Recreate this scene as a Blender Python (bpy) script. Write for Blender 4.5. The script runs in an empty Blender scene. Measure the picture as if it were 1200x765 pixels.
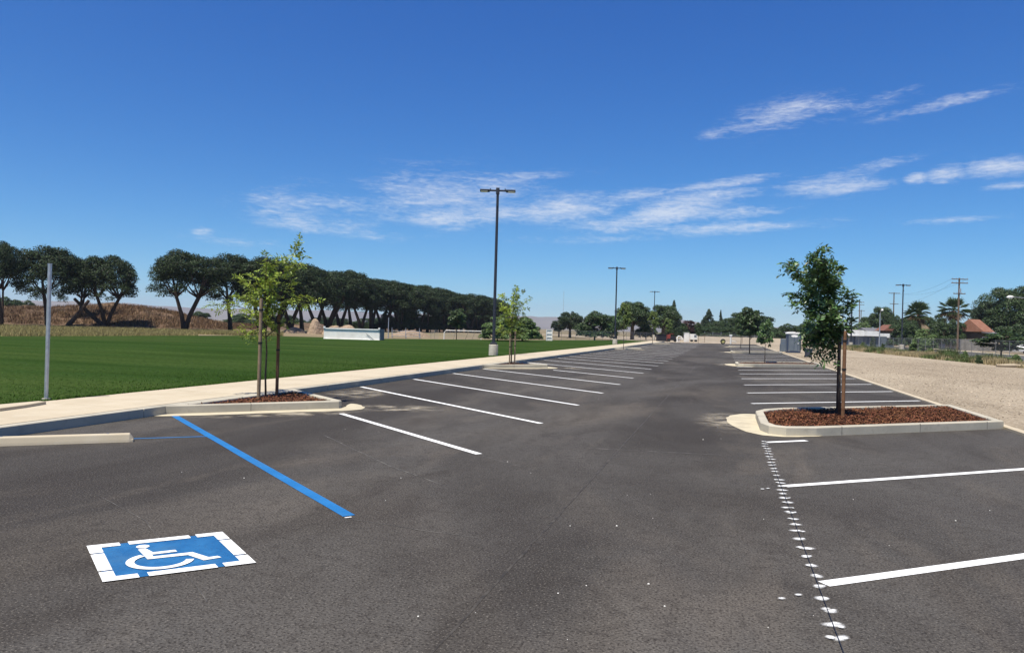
import bpy, math, random
import numpy as np
from mathutils import Matrix, Vector
from mathutils import noise as mn
rad = math.radians
S = bpy.context.scene
COL = S.collection
random.seed(7)
RNG = np.random.default_rng(11)

# ------------------------------------------------------------------ camera
EYE = 1.68
FPX, CX, CY = 880.0, 600.0, 382.5
ROLL = rad(1.6)
VX, VY = 848 - CX, -(391 - CY)
_r = (math.cos(ROLL), -math.sin(ROLL)); _u = (math.sin(ROLL), math.cos(ROLL))
_b = VX * _u[0] + VY * _u[1]
PITCH = -math.atan2(_b, FPX)
def _ray0(x, y):
    A = x * _r[0] + y * _r[1]; B = x * _u[0] + y * _u[1]
    return (A, FPX * math.cos(PITCH) - B * math.sin(PITCH), FPX * math.sin(PITCH) + B * math.cos(PITCH))
_v = _ray0(VX, VY)
YAW = math.atan2(_v[0], _v[1])
def _yaw(d):
    c, s = math.cos(YAW), math.sin(YAW)
    return Vector((d[0] * c - d[1] * s, d[0] * s + d[1] * c, d[2]))
def ray(px, py):
    return _yaw(_ray0(px - CX, -(py - CY)))
def at(px, py, z=0.0):
    """world point on the level z seen in that direction"""
    d = ray(px, py); t = (z - EYE) / d.z
    return Vector((d.x * t, d.y * t, z))
def dist(px, D, z=0.0):
    """ground point in the bearing of px at distance D along the view axis"""
    d = ray(px, 390); k = D / (d.x * FW.x + d.y * FW.y)
    return Vector((d.x * k, d.y * k, z))
FW = _yaw((0, 1, 0)); RT = _yaw((1, 0, 0))
def hgt(px, py, D):
    d = ray(px, py); k = D / (d.x * FW.x + d.y * FW.y)
    return EYE + d.z * k
cam = bpy.data.cameras.new('camera'); cam_o = bpy.data.objects.new('camera', cam); COL.objects.link(cam_o)
cam.sensor_width = 36; cam.sensor_fit = 'HORIZONTAL'; cam.lens = FPX / 1200 * 36
cam.clip_start = 0.05; cam.clip_end = 20000
ax = (ray(CX + 1000, CY) - ray(CX, CY)).normalized(); ay = (ray(CX, CY - 1000) - ray(CX, CY)).normalized(); az = -ray(CX, CY).normalized()
cam_o.matrix_world = Matrix(((ax.x, ay.x, az.x, 0), (ax.y, ay.y, az.y, 0), (ax.z, ay.z, az.z, EYE), (0, 0, 0, 1)))
S.camera = cam_o

# ------------------------------------------------------------------ light
SUN = Vector((-0.15, -0.42, 1.0)).normalized()
sl = bpy.data.lights.new('sun', 'SUN'); sl.energy = 5.0; sl.angle = rad(0.53); sl.color = (1.0, 0.94, 0.82)
so = bpy.data.objects.new('sun', sl); COL.objects.link(so)
so.rotation_euler = SUN.to_track_quat('Z', 'Y').to_euler(); so.location = (0, 0, 60)
S.view_settings.view_transform = 'Standard'; S.view_settings.look = 'None'
S.view_settings.exposure = 0.5; S.view_settings.gamma = 1.0; S.view_settings.use_curve_mapping = False

def N(nt, typ, **kw):
    n = nt.nodes.new(typ)
    for k, v in kw.items(): setattr(n, k, v)
    return n
def mth(nt, op, a, b=None, c=None, clamp=False):
    n = nt.nodes.new('ShaderNodeMath'); n.operation = op; n.use_clamp = clamp
    for i, v in enumerate((a, b, c)):
        if v is None: continue
        if isinstance(v, (int, float)): n.inputs[i].default_value = v
        else: nt.links.new(v, n.inputs[i])
    return n.outputs[0]

W = bpy.data.worlds.new('World'); S.world = W; W.use_nodes = True
nt = W.node_tree; nt.nodes.clear()
out = N(nt, 'ShaderNodeOutputWorld'); bg = N(nt, 'ShaderNodeBackground'); bg.inputs[1].default_value = 0.074
sky = N(nt, 'ShaderNodeTexSky', sky_type='NISHITA', sun_disc=False)
sky.sun_elevation = math.asin(SUN.z); sky.sun_rotation = math.atan2(SUN.x, SUN.y)
sky.altitude = 2000; sky.air_density = 1.0; sky.dust_density = 0.0; sky.ozone_density = 3.0
ssep = N(nt, 'ShaderNodeSeparateColor'); nt.links.new(sky.outputs[0], ssep.inputs[0])
hs = N(nt, 'ShaderNodeCombineColor')      # deeper, bluer sky than the plain model, as a clear dry day shows
for ch, (ga, gp) in enumerate(((.84, 1.62), (.97, 1.17), (1.08, .755))):
    nt.links.new(mth(nt, 'MULTIPLY', mth(nt, 'POWER', mth(nt, 'MULTIPLY', ssep.outputs[ch], .105), gp), ga / .105), hs.inputs[ch])
tc = N(nt, 'ShaderNodeTexCoord'); sep = N(nt, 'ShaderNodeSeparateXYZ'); nt.links.new(tc.outputs['Generated'], sep.inputs[0])
# high cloud: sky direction as (azimuth, elevation) in degrees
azn = mth(nt, 'MULTIPLY', mth(nt, 'ARCTAN2', sep.outputs[0], sep.outputs[1]), 57.2958)
eln = mth(nt, 'MULTIPLY', mth(nt, 'ARCSINE', sep.outputs[2]), 57.2958)
def azel(px, py):
    d = ray(px, py).normalized()
    return math.degrees(math.atan2(d.x, d.y)), math.degrees(math.asin(d.z))
cmb = N(nt, 'ShaderNodeCombineXYZ'); nt.links.new(azn, cmb.inputs[0]); nt.links.new(eln, cmb.inputs[1])
mp = N(nt, 'ShaderNodeMapping'); mp.inputs['Rotation'].default_value = (0, 0, rad(-7)); mp.inputs['Scale'].default_value = (0.16, 0.9, 1)
nt.links.new(cmb.outputs[0], mp.inputs[0])
n1 = N(nt, 'ShaderNodeTexNoise'); n1.inputs['Scale'].default_value = 1.0; n1.inputs['Detail'].default_value = 8; n1.inputs['Roughness'].default_value = 0.62; n1.inputs['Distortion'].default_value = 0.5
nt.links.new(mp.outputs[0], n1.inputs['Vector'])
mp2 = N(nt, 'ShaderNodeMapping'); mp2.inputs['Rotation'].default_value = (0, 0, rad(-16)); mp2.inputs['Scale'].default_value = (0.8, 2.6, 1)
nt.links.new(cmb.outputs[0], mp2.inputs[0])
n2 = N(nt, 'ShaderNodeTexNoise'); n2.inputs['Scale'].default_value = 1.3; n2.inputs['Detail'].default_value = 6; n2.inputs['Roughness'].default_value = 0.6; n2.inputs['Distortion'].default_value = 1.0
nt.links.new(mp2.outputs[0], n2.inputs['Vector'])
mp3 = N(nt, 'ShaderNodeMapping'); mp3.inputs['Rotation'].default_value = (0, 0, rad(-9)); mp3.inputs['Scale'].default_value = (0.9, 6.0, 1)
nt.links.new(cmb.outputs[0], mp3.inputs[0])
n3 = N(nt, 'ShaderNodeTexNoise'); n3.inputs['Scale'].default_value = 1.0; n3.inputs['Detail'].default_value = 7; n3.inputs['Roughness'].default_value = 0.65; n3.inputs['Distortion'].default_value = 0.8
nt.links.new(mp3.outputs[0], n3.inputs['Vector'])
noise_mix = mth(nt, 'ADD', mth(nt, 'ADD', mth(nt, 'MULTIPLY', n1.outputs[0], 0.45), mth(nt, 'MULTIPLY', n2.outputs[0], 0.3)), mth(nt, 'MULTIPLY', n3.outputs[0], 0.25))
# (px, py, half width deg, half height deg, tilt deg, strength)
CLOUDS = [(375, 240, 6.5, 1.9, 4, .62), (520, 232, 7.5, 2.3, 4, .80), (665, 246, 5.0, 1.2, 7, 1.0), (560, 250, 10, 1.1, 5, .75), (345, 258, 3.8, .8, -3, .85), (415, 268, 4, .9, -6, .65), (520, 256, 3.4, .9, 4, .95), (470, 232, 5, .5, 6, .7),
          (845, 216, 5.0, .42, 9, .9), (815, 232, 4.4, .6, 7, 1.0), (978, 217, 3.6, .8, 2, .95), (780, 250, 5.0, .9, 9, .95), (860, 267, 7.0, .55, 4, .85), (860, 250, 5, .5, 4, .85), (720, 262, 6, .8, 6, .75), (740, 230, 4, .5, 8, .75),
          (925, 134, 5.4, 1.2, 9, .74), (1115, 119, 4.8, .42, 9, .72), (1030, 193, 3.0, .45, 8, .7), (1170, 196, 2.6, .65, 2, 1.02), (1110, 203, 1.6, .7, 5, .95), (1075, 208, .9, .45, 5, .95),
          (1185, 218, 1.6, .3, 3, .95), (1115, 258, 3, .3, 3, .75), (238, 272, .9, .35, 3, .62), (835, 158, 1.6, .45, 9, .75), (600, 208, 6, .45, 7, .7), (1035, 118, 2.8, .7, 14, .65), (280, 285, 5, .7, 2, .5), (700, 280, 8, .5, 3, .5)]
acc = None
for (px, py, hw, hh, tilt, st) in CLOUDS:
    a0, e0 = azel(px, py); t = rad(tilt - 1.6 + 0.0)
    da = mth(nt, 'SUBTRACT', azn, a0); de = mth(nt, 'SUBTRACT', eln, e0)
    u = mth(nt, 'ADD', mth(nt, 'MULTIPLY', da, math.cos(t) / hw), mth(nt, 'MULTIPLY', de, math.sin(t) / hw))
    v = mth(nt, 'ADD', mth(nt, 'MULTIPLY', da, -math.sin(t) / hh), mth(nt, 'MULTIPLY', de, math.cos(t) / hh))
    r2 = mth(nt, 'ADD', mth(nt, 'MULTIPLY', u, u), mth(nt, 'MULTIPLY', v, v))
    m = mth(nt, 'MULTIPLY', mth(nt, 'EXPONENT', mth(nt, 'MULTIPLY', r2, -0.8)), st)
    acc = m if acc is None else mth(nt, 'MAXIMUM', acc, m)
dens = mth(nt, 'ADD', noise_mix, mth(nt, 'MULTIPLY', acc, 0.34))
mr = N(nt, 'ShaderNodeMapRange'); mr.interpolation_type = 'SMOOTHSTEP'
nt.links.new(dens, mr.inputs[0]); mr.inputs[1].default_value = 0.585; mr.inputs[2].default_value = 1.0; mr.inputs[3].default_value = 0; mr.inputs[4].default_value = 0.70
cmask = mth(nt, 'MULTIPLY', mr.outputs[0], mth(nt, 'MULTIPLY', acc, 2.2, clamp=True))
mx = N(nt, 'ShaderNodeMixRGB'); mx.inputs[2].default_value = (9.2, 9.3, 9.4, 1)
nt.links.new(cmask, mx.inputs[0]); nt.links.new(hs.outputs[0], mx.inputs[1])
nt.links.new(mx.outputs[0], bg.inputs[0]); nt.links.new(bg.outputs[0], out.inputs[0])

# ------------------------------------------------------------------ materials
MATS = {}
def mat(name, col, rough=0.8, spec=0.3, metal=0.0, noise=None, col2=None, bump=None, rand=0.0, transl=0.0, coord='Object'):
    """procedural material. noise=(scale, detail), col2 second colour, bump=(scale, strength, distance), rand=per-island value spread"""
    m = bpy.data.materials.new(name); m.use_nodes = True; nt = m.node_tree; nt.nodes.clear()
    o = N(nt, 'ShaderNodeOutputMaterial'); p = N(nt, 'ShaderNodeBsdfPrincipled')
    p.inputs['Base Color'].default_value = (*col, 1); p.inputs['Roughness'].default_value = rough
    p.inputs['Specular IOR Level'].default_value = spec; p.inputs['Metallic'].default_value = metal
    tc = N(nt, 'ShaderNodeTexCoord'); c = None
    if noise:
        n = N(nt, 'ShaderNodeTexNoise'); n.inputs['Scale'].default_value = noise[0]; n.inputs['Detail'].default_value = noise[1]; n.inputs['Roughness'].default_value = .6
        nt.links.new(tc.outputs[coord], n.inputs['Vector'])
        r = N(nt, 'ShaderNodeValToRGB'); r.color_ramp.elements[0].position = .35; r.color_ramp.elements[1].position = .68
        r.color_ramp.elements[0].color = (*col, 1); r.color_ramp.elements[1].color = (*(col2 or col), 1)
        nt.links.new(n.outputs[0], r.inputs[0]); c = r.outputs[0]
    if rand:
        g = N(nt, 'ShaderNodeNewGeometry'); h = N(nt, 'ShaderNodeHueSaturation')
        if c is not None: nt.links.new(c, h.inputs['Color'])
        else: h.inputs['Color'].default_value = (*col, 1)
        v = mth(nt, 'ADD', mth(nt, 'MULTIPLY', g.outputs['Random Per Island'], 2 * rand), 1 - rand)
        nt.links.new(v, h.inputs['Value'])
        nt.links.new(mth(nt, 'ADD', mth(nt, 'MULTIPLY', mth(nt, 'FRACT', mth(nt, 'MULTIPLY', g.outputs['Random Per Island'], 17.3)), 0.03), 0.485), h.inputs['Hue'])
        c = h.outputs[0]
    if c is not None: nt.links.new(c, p.inputs['Base Color'])
    if bump:
        n = N(nt, 'ShaderNodeTexNoise'); n.inputs['Scale'].default_value = bump[0]; n.inputs['Detail'].default_value = 6
        nt.links.new(tc.outputs[coord], n.inputs['Vector'])
        b = N(nt, 'ShaderNodeBump'); b.inputs['Strength'].default_value = bump[1]; b.inputs['Distance'].default_value = bump[2]
        nt.links.new(n.outputs[0], b.inputs['Height']); nt.links.new(b.outputs[0], p.inputs['Normal'])
    sh = p.outputs[0]
    if transl:
        t = N(nt, 'ShaderNodeBsdfTranslucent'); mxs = N(nt, 'ShaderNodeMixShader'); mxs.inputs[0].default_value = transl
        if c is not None: nt.links.new(c, t.inputs[0])
        else: t.inputs[0].default_value = (*col, 1)
        nt.links.new(p.outputs[0], mxs.inputs[1]); nt.links.new(t.outputs[0], mxs.inputs[2]); sh = mxs.outputs[0]
    nt.links.new(sh, o.inputs[0])
    MATS[name] = m
    return m

def blend_mat(name, base, layers, rough=.85, spec=.3, bumps=()):
    """layers: (colour, node-builder(nt, vec)->factor socket)"""
    m = bpy.data.materials.new(name); m.use_nodes = True; nt = m.node_tree; nt.nodes.clear()
    o = N(nt, 'ShaderNodeOutputMaterial'); p = N(nt, 'ShaderNodeBsdfPrincipled'); nt.links.new(p.outputs[0], o.inputs[0])
    p.inputs['Roughness'].default_value = rough; p.inputs['Specular IOR Level'].default_value = spec
    tc = N(nt, 'ShaderNodeTexCoord'); vec = tc.outputs['Object']
    cur = None
    for colr, fb in layers:
        f = fb(nt, vec); x = N(nt, 'ShaderNodeMixRGB'); nt.links.new(f, x.inputs[0])
        if cur is None: x.inputs[1].default_value = (*base, 1)
        else: nt.links.new(cur, x.inputs[1])
        x.inputs[2].default_value = (*colr, 1); cur = x.outputs[0]
    nt.links.new(cur, p.inputs['Base Color'])
    nrm = None
    for sc, st, di in bumps:
        n = N(nt, 'ShaderNodeTexNoise'); n.inputs['Scale'].default_value = sc; n.inputs['Detail'].default_value = 5; nt.links.new(vec, n.inputs['Vector'])
        b = N(nt, 'ShaderNodeBump'); b.inputs['Strength'].default_value = st; b.inputs['Distance'].default_value = di
        nt.links.new(n.outputs[0], b.inputs['Height'])
        if nrm is not None: nt.links.new(nrm, b.inputs['Normal'])
        nrm = b.outputs[0]
    if nrm is not None: nt.links.new(nrm, p.inputs['Normal'])
    return m
def nz(scale, lo, hi, detail=5, stretch=(1, 1, 1), rot=0, mul=1.0, rough=.55, off=(0, 0, 0), dist=0.0):
    def f(nt, vec):
        mp = N(nt, 'ShaderNodeMapping'); mp.inputs['Scale'].default_value = stretch; mp.inputs['Rotation'].default_value = (0, 0, rad(rot)); mp.inputs['Location'].default_value = off
        nt.links.new(vec, mp.inputs[0])
        n = N(nt, 'ShaderNodeTexNoise'); n.inputs['Scale'].default_value = scale; n.inputs['Detail'].default_value = detail; n.inputs['Roughness'].default_value = rough; n.inputs['Distortion'].default_value = dist
        nt.links.new(mp.outputs[0], n.inputs['Vector'])
        r = N(nt, 'ShaderNodeMapRange'); nt.links.new(n.outputs[0], r.inputs[0]); r.inputs[1].default_value = lo; r.inputs[2].default_value = hi; r.inputs[3].default_value = 0; r.inputs[4].default_value = mul
        return r.outputs[0]
    return f
def speck(scale, thr, mul=1.0):
    def f(nt, vec):
        v = N(nt, 'ShaderNodeTexVoronoi'); v.inputs['Scale'].default_value = scale; nt.links.new(vec, v.inputs['Vector'])
        s = N(nt, 'ShaderNodeSeparateColor'); nt.links.new(v.outputs['Color'], s.inputs[0])
        return mth(nt, 'MULTIPLY', mth(nt, 'GREATER_THAN', s.outputs[0], thr), mul)
    return f

m_asphalt = blend_mat('asphalt', (.083, .077, .070), [
    ((.030, .026, .023), nz(.17, .40, .60, 8, (1, .5, 1), 24, .8, off=(2.2, 1.1, 0), dist=1.2)),
    ((.130, .113, .092), nz(.24, .50, .72, 8, (1, .45, 1), 38, .6, off=(3, 9, 0), dist=1.0)),
    ((.034, .029, .025), nz(.9, .50, .68, 8, (1, .45, 1), -15, .55, off=(1, 7, 0), dist=1.0)),
    ((.140, .119, .096), nz(.8, .56, .76, 8, (1, .3, 1), -42, .5, off=(8, 2, 0), dist=.9)),
    ((.036, .031, .027), nz(9, .50, .68, 5, mul=.5, off=(6, 1, 0))),
    ((.020, .017, .015), nz(55, .48, .64, 3, mul=.8)),
    ((.19, .172, .148), nz(70, .57, .70, 3, mul=.75, off=(5, 5, 0))),
], rough=.9, spec=.12, bumps=((55, .8, .009), (18, .25, .012)))
m_conc = blend_mat('concrete', (0.479, 0.409, 0.296), [((0.415, 0.348, 0.246), nz(.9, .4, .7, 6)), ((0.495, 0.432, 0.325), nz(3.5, .5, .75, 5)), ((0.303, 0.263, 0.195), nz(120, .6, .8, 2, mul=.5))], rough=.9, spec=.2, bumps=((60, .25, .004),))
m_kerb = blend_mat('kerb_concrete', (0.446, 0.408, 0.323), [((0.351, 0.323, 0.257), nz(1.3, .4, .7, 6)), ((0.285, 0.257, 0.209), nz(9, .55, .8, 6, mul=.7))], rough=.9, spec=.2, bumps=((70, .3, .004),))
m_gutter = blend_mat('gutter_concrete', (0.504, 0.445, 0.319), [((0.386, 0.336, 0.244), nz(2.2, .42, .7, 6)), ((0.134, 0.118, 0.101), nz(5, .66, .8, 6, mul=.8))], rough=.92, spec=.15, bumps=((60, .3, .004),))
m_gravel = blend_mat('gravel', (.31, .252, .180), [((.40, .335, .245), nz(.10, .4, .65, 6, (1, .3, 1), 5)), ((.225, .18, .125), nz(.35, .48, .72, 7, (1, .35, 1), 12)), ((.35, .29, .21), nz(1.2, .55, .75, 6, (1, .25, 1), 3, .7)), ((.12, .095, .065), nz(11, .50, .66, 4, mul=.75)), ((.50, .43, .335), nz(15, .56, .68, 3, mul=.8, off=(3, 1, 0))), ((.12, .093, .065), nz(3.5, .58, .74, 5, mul=.5, off=(7, 0, 0)))], rough=.95, spec=.1, bumps=((12, .9, .045), (30, .8, .025)))
m_sand = blend_mat('sandy_dirt', (0.357, 0.297, 0.221), [((0.281, 0.230, 0.162), nz(.06, .4, .7, 6)), ((0.204, 0.162, 0.111), nz(.6, .5, .75, 6))], rough=.95, spec=.1, bumps=((8, .8, .05),))
m_dirt = blend_mat('dry_ground', (0.204, 0.157, 0.098), [((0.255, 0.212, 0.128), nz(.02, .4, .65, 6)), ((0.093, 0.089, 0.043), nz(.05, .5, .7, 6)), ((0.128, 0.102, 0.068), nz(.7, .5, .75, 6))], rough=.95, spec=.1, bumps=((4, .8, .08),))
m_berm = blend_mat('brown_berm', (0.132, 0.085, 0.055), [((0.255, 0.170, 0.102), nz(.35, .50, .74, 8, (1, 1, 3))), ((0.047, 0.036, 0.025), nz(.5, .50, .66, 8, off=(4, 4, 0))), ((0.060, 0.060, 0.030), nz(1.6, .55, .72, 6, off=(1, 4, 0)))], rough=.95, spec=.1, bumps=((1.2, 1.0, .5), (6, .8, .15)))
m_lawn = blend_mat('lawn_turf', (0.031, 0.062, 0.016), [((0.054, 0.083, 0.023), nz(.30, .44, .62, 6, (.12, 1, 1), 16, .8)), ((0.017, 0.040, 0.008), nz(.42, .48, .66, 6, (.15, 1, 1), 16, .75, off=(3, 3, 0))), ((0.063, 0.081, 0.028), nz(.06, .52, .70, 6, (.5, 1, 1), 10, .65, off=(9, 3, 0))), ((0.016, 0.034, 0.007), nz(7, .46, .64, 5, mul=.75)), ((0.073, 0.096, 0.032), nz(20, .6, .76, 3, mul=.6, off=(2, 3, 0)))], rough=1.0, spec=.0, bumps=((9, 1.0, .06), (30, .8, .03)))
m_road = blend_mat('street_asphalt', (0.072, 0.068, 0.064), [((0.102, 0.098, 0.089), nz(.3, .4, .7, 6))], rough=.9, bumps=((50, .4, .005),))
m_paint = blend_mat('white_paint', (.82, .82, .80), [((.58, .57, .55), nz(6, .56, .8, 7, mul=.8)), ((.25, .24, .23), nz(60, .62, .74, 3, mul=.7)), ((.42, .41, .39), nz(1.1, .60, .80, 7, mul=.6, off=(5, 2, 0)))], rough=.7, bumps=((85, .35, .004),))
m_paint_blue = blend_mat('blue_paint', (.014, .135, .35), [((.022, .165, .41), nz(2.2, .4, .7, 6)), ((.02, .06, .14), nz(55, .58, .72, 3, mul=.75)), ((.05, .14, .28), nz(1.6, .55, .78, 7, mul=.6, off=(5, 2, 0))), ((.3, .5, .8), nz(30, .72, .8, 3, mul=.5))], rough=.6, bumps=((85, .35, .004),))
m_sign_blue = blend_mat('symbol_blue', (.010, .095, .25), [((.024, .14, .32), nz(5, .4, .68, 7)), ((.02, .05, .11), nz(55, .58, .72, 3, mul=.75)), ((.05, .13, .23), nz(2.4, .52, .75, 7, mul=.6, off=(5, 2, 0)))], rough=.65, bumps=((85, .35, .004),))
m_mulch = blend_mat('mulch_bed', (0.068, 0.029, 0.016), [((0.152, 0.068, 0.036), nz(28, .5, .68, 4)), ((0.014, 0.007, 0.005), nz(20, .48, .62, 4, off=(2, 2, 0)))], rough=.95, spec=.1, bumps=((25, 1.0, .05),))
m_chip = mat('wood_chip', (.125, .052, .027), .9, .1, rand=.75)
m_galv = mat('galvanized_steel', (.42, .43, .44), .42, .5, .75, (14, 4), (.55, .56, .57))
m_navy = mat('dark_bronze_paint', (.018, .022, .034), .5, .4, noise=(5, 3), col2=(.026, .03, .042))
m_foot = mat('footing_concrete', (.52, .48, .40), .9, .2, noise=(3, 6), col2=(.36, .32, .26), bump=(20, .5, .02))
m_lens = mat('lamp_lens', (.85, .84, .78), .3, .5)
m_stake = mat('stake_wood', (.13, .065, .033), .85, .2, noise=(9, 6), col2=(.22, .12, .065), bump=(30, .5, .01))
m_stake_d = mat('stake_wood_shaded', (.055, .030, .022), .85, .2, noise=(9, 6), col2=(.085, .045, .03), bump=(30, .5, .01))  # darker copy of the stake wood, with shade put into the colour
m_stake_g = mat('stake_grey_wood', (.24, .18, .12), .85, .2, noise=(9, 6), col2=(.15, .11, .07), bump=(30, .5, .01))
m_rubber = mat('black_rubber', (.015, .015, .015), .6)
m_bark = mat('bark', (.075, .055, .04), .95, .1, noise=(6, 6), col2=(.13, .10, .075), bump=(14, 1, .04))
m_bark_d = mat('pine_bark', (.045, .032, .027), .95, .1, noise=(2, 6), col2=(.09, .065, .05), bump=(4, 1, .1))
m_leaf_y = mat('yellow_green_leaf', (.24, .31, .045), .5, .4, rand=.5, transl=.30)
m_leaf_m = mat('fresh_green_leaf', (.085, .150, .045), .42, .5, rand=.7, transl=.22)
m_leaf_d = mat('dark_green_leaf', (.042, .072, .022), .5, .35, rand=.75, transl=.12)
m_leaf_k = mat('deep_green_leaf', (.026, .046, .018), .5, .3, rand=.75, transl=.08)
m_leaf_p = mat('purple_leaf', (.05, .022, .022), .6, .25, rand=.4, transl=.08)
m_leaf_o = mat('olive_green_leaf', (.10, .14, .035), .55, .3, rand=.6, transl=.2)
m_leaf_b = mat('bush_leaf', (.12, .18, .055), .45, .4, rand=.8, transl=.2)
m_needle = mat('pine_needle', (.023, .040, .012), .6, .25, rand=.8, transl=.05)
m_palm = mat('palm_frond', (.065, .10, .035), .6, .3, rand=.4, transl=.15)
m_thatch = mat('dead_palm_thatch', (.22, .155, .085), .9, .1, rand=.4)
m_dry = mat('dry_grass_blade', (.33, .27, .15), .9, .1, rand=.4, transl=.2)
m_weed = mat('weed_blade', (.10, .13, .045), .8, .2, rand=.5, transl=.2)
m_blade = mat('lawn_blade', (.045, .095, .014), .85, .05, rand=.5, transl=.2)
m_white = mat('white_metal', (.84, .84, .82), .6, .3, noise=(1.2, 6), col2=(.66, .65, .60))
m_cont = mat('white_container_paint', (.90, .88, .82), .7, .2, noise=(1.2, 6), col2=(.80, .77, .70))
m_offw = mat('off_white_wall', (.72, .70, .65), .85, .2, noise=(.8, 5), col2=(.62, .60, .55))
m_greyp = mat('grey_plastic', (.10, .125, .15), .55, .3, noise=(2, 4), col2=(.13, .155, .18))
m_bluep = mat('dark_blue_plastic', (.03, .045, .085), .5, .35)
m_binp = mat('bin_plastic', (.05, .055, .075), .55, .3)
m_roofo = mat('terracotta_roof', (.27, .14, .095), .9, .1, noise=(2, 6), col2=(.22, .10, .065))
m_roofd = mat('faded_red_roof', (.17, .085, .065), .9, .1, noise=(2, 6), col2=(.2, .09, .06))
m_roofg = mat('grey_shingle_roof', (.16, .16, .17), .9, .1, noise=(2, 6), col2=(.11, .11, .12))
m_wallt = mat('tan_stucco', (.36, .28, .19), .9, .1, noise=(.6, 5), col2=(.30, .23, .15))
m_walld = mat('brown_wall', (.12, .09, .07), .9, .1, noise=(.6, 5), col2=(.09, .07, .05))
m_glass = mat('window_glass', (.02, .025, .03), .15, .6)
m_fwood = mat('weathered_fence_wood', (.25, .235, .215), .9, .1, noise=(1.5, 6), col2=(.17, .16, .145))
m_screen = mat('dark_windscreen_mesh', (.035, .04, .04), .9, .1)
m_util = mat('utility_pole_wood', (.12, .085, .06), .95, .1, noise=(3, 6), col2=(.17, .125, .09))
m_red = mat('red_paint', (.22, .04, .03), .6)
m_yel = mat('yellow_paint', (.42, .38, .14), .6)
m_black = mat('black_paint', (.015, .016, .022), .6)
m_pebble = mat('pale_pebble', (.65, .63, .58), .8, rand=.3)
m_rock = mat('earth_heap', (.36, .27, .19), .95, .1, noise=(1.2, 6), col2=(.22, .16, .11), bump=(3, 1, .3))
m_mtn = mat('far_hills', (.19, .16, .13), .95, .0, noise=(.002, 7), col2=(.13, .11, .10))
m_log = mat('pale_log', (.40, .34, .25), .9, .1, noise=(3, 5), col2=(.28, .22, .15))
m_fpost = mat('fence_post_steel', (.20, .20, .20), .7, .3, .3)
m_cable = mat('cable', (.03, .03, .03), .7)
def alpha_mat(name, col, cov, metal=.3, kind='mesh'):
    m = bpy.data.materials.new(name); m.use_nodes = True; nt = m.node_tree; nt.nodes.clear()
    o = N(nt, 'ShaderNodeOutputMaterial'); p = N(nt, 'ShaderNodeBsdfPrincipled'); t = N(nt, 'ShaderNodeBsdfTransparent'); x = N(nt, 'ShaderNodeMixShader')
    p.inputs['Base Color'].default_value = (*col, 1); p.inputs['Roughness'].default_value = .6; p.inputs['Metallic'].default_value = metal
    tc = N(nt, 'ShaderNodeTexCoord')
    if kind == 'mesh':      # diamond wire mesh, 6 cm cells
        s = N(nt, 'ShaderNodeSeparateXYZ'); nt.links.new(tc.outputs['UV'], s.inputs[0])
        fs = []
        for sg in (1, -1):
            a = mth(nt, 'ADD', s.outputs[0], mth(nt, 'MULTIPLY', s.outputs[1], sg))
            fr = mth(nt, 'FRACT', mth(nt, 'MULTIPLY', a, 16.0))
            fs.append(mth(nt, 'LESS_THAN', fr, cov))
        f = mth(nt, 'MAXIMUM', fs[0], fs[1])
    else:                   # overspray or dust: soft grains
        s = N(nt, 'ShaderNodeSeparateXYZ'); nt.links.new(tc.outputs['UV'], s.inputs[0])
        du = mth(nt, 'SUBTRACT', s.outputs[0], .5); dv = mth(nt, 'SUBTRACT', s.outputs[1], .5)
        r = mth(nt, 'SQRT', mth(nt, 'ADD', mth(nt, 'MULTIPLY', du, du), mth(nt, 'MULTIPLY', dv, dv)))
        mr = N(nt, 'ShaderNodeMapRange'); mr.interpolation_type = 'SMOOTHSTEP'; nt.links.new(r, mr.inputs[0]); mr.inputs[1].default_value = .5; mr.inputs[2].default_value = .08; mr.inputs[3].default_value = 0; mr.inputs[4].default_value = 1
        n = N(nt, 'ShaderNodeTexNoise'); n.inputs['Scale'].default_value = 130 if kind == 'spray' else 2.6; n.inputs['Detail'].default_value = 3 if kind == 'spray' else 9; nt.links.new(tc.outputs['Object'], n.inputs['Vector'])
        g = N(nt, 'ShaderNodeMapRange'); nt.links.new(n.outputs[0], g.inputs[0]); g.inputs[1].default_value = .35 if kind == 'spray' else .42; g.inputs[2].default_value = .65; g.inputs[3].default_value = .35 if kind == 'spray' else 0; g.inputs[4].default_value = 1.3
        f = mth(nt, 'MULTIPLY', mr.outputs[0], mth(nt, 'MULTIPLY', g.outputs[0], cov), clamp=True)
    nt.links.new(f, x.inputs[0]); nt.links.new(t.outputs[0], x.inputs[1]); nt.links.new(p.outputs[0], x.inputs[2]); nt.links.new(x.outputs[0], o.inputs[0])
    return m
m_chain = alpha_mat('chain_link_mesh', (.30, .30, .30), .085)
m_spray = alpha_mat('white_overspray', (.82, .82, .80), 1.0, 0, 'spray')

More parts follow.
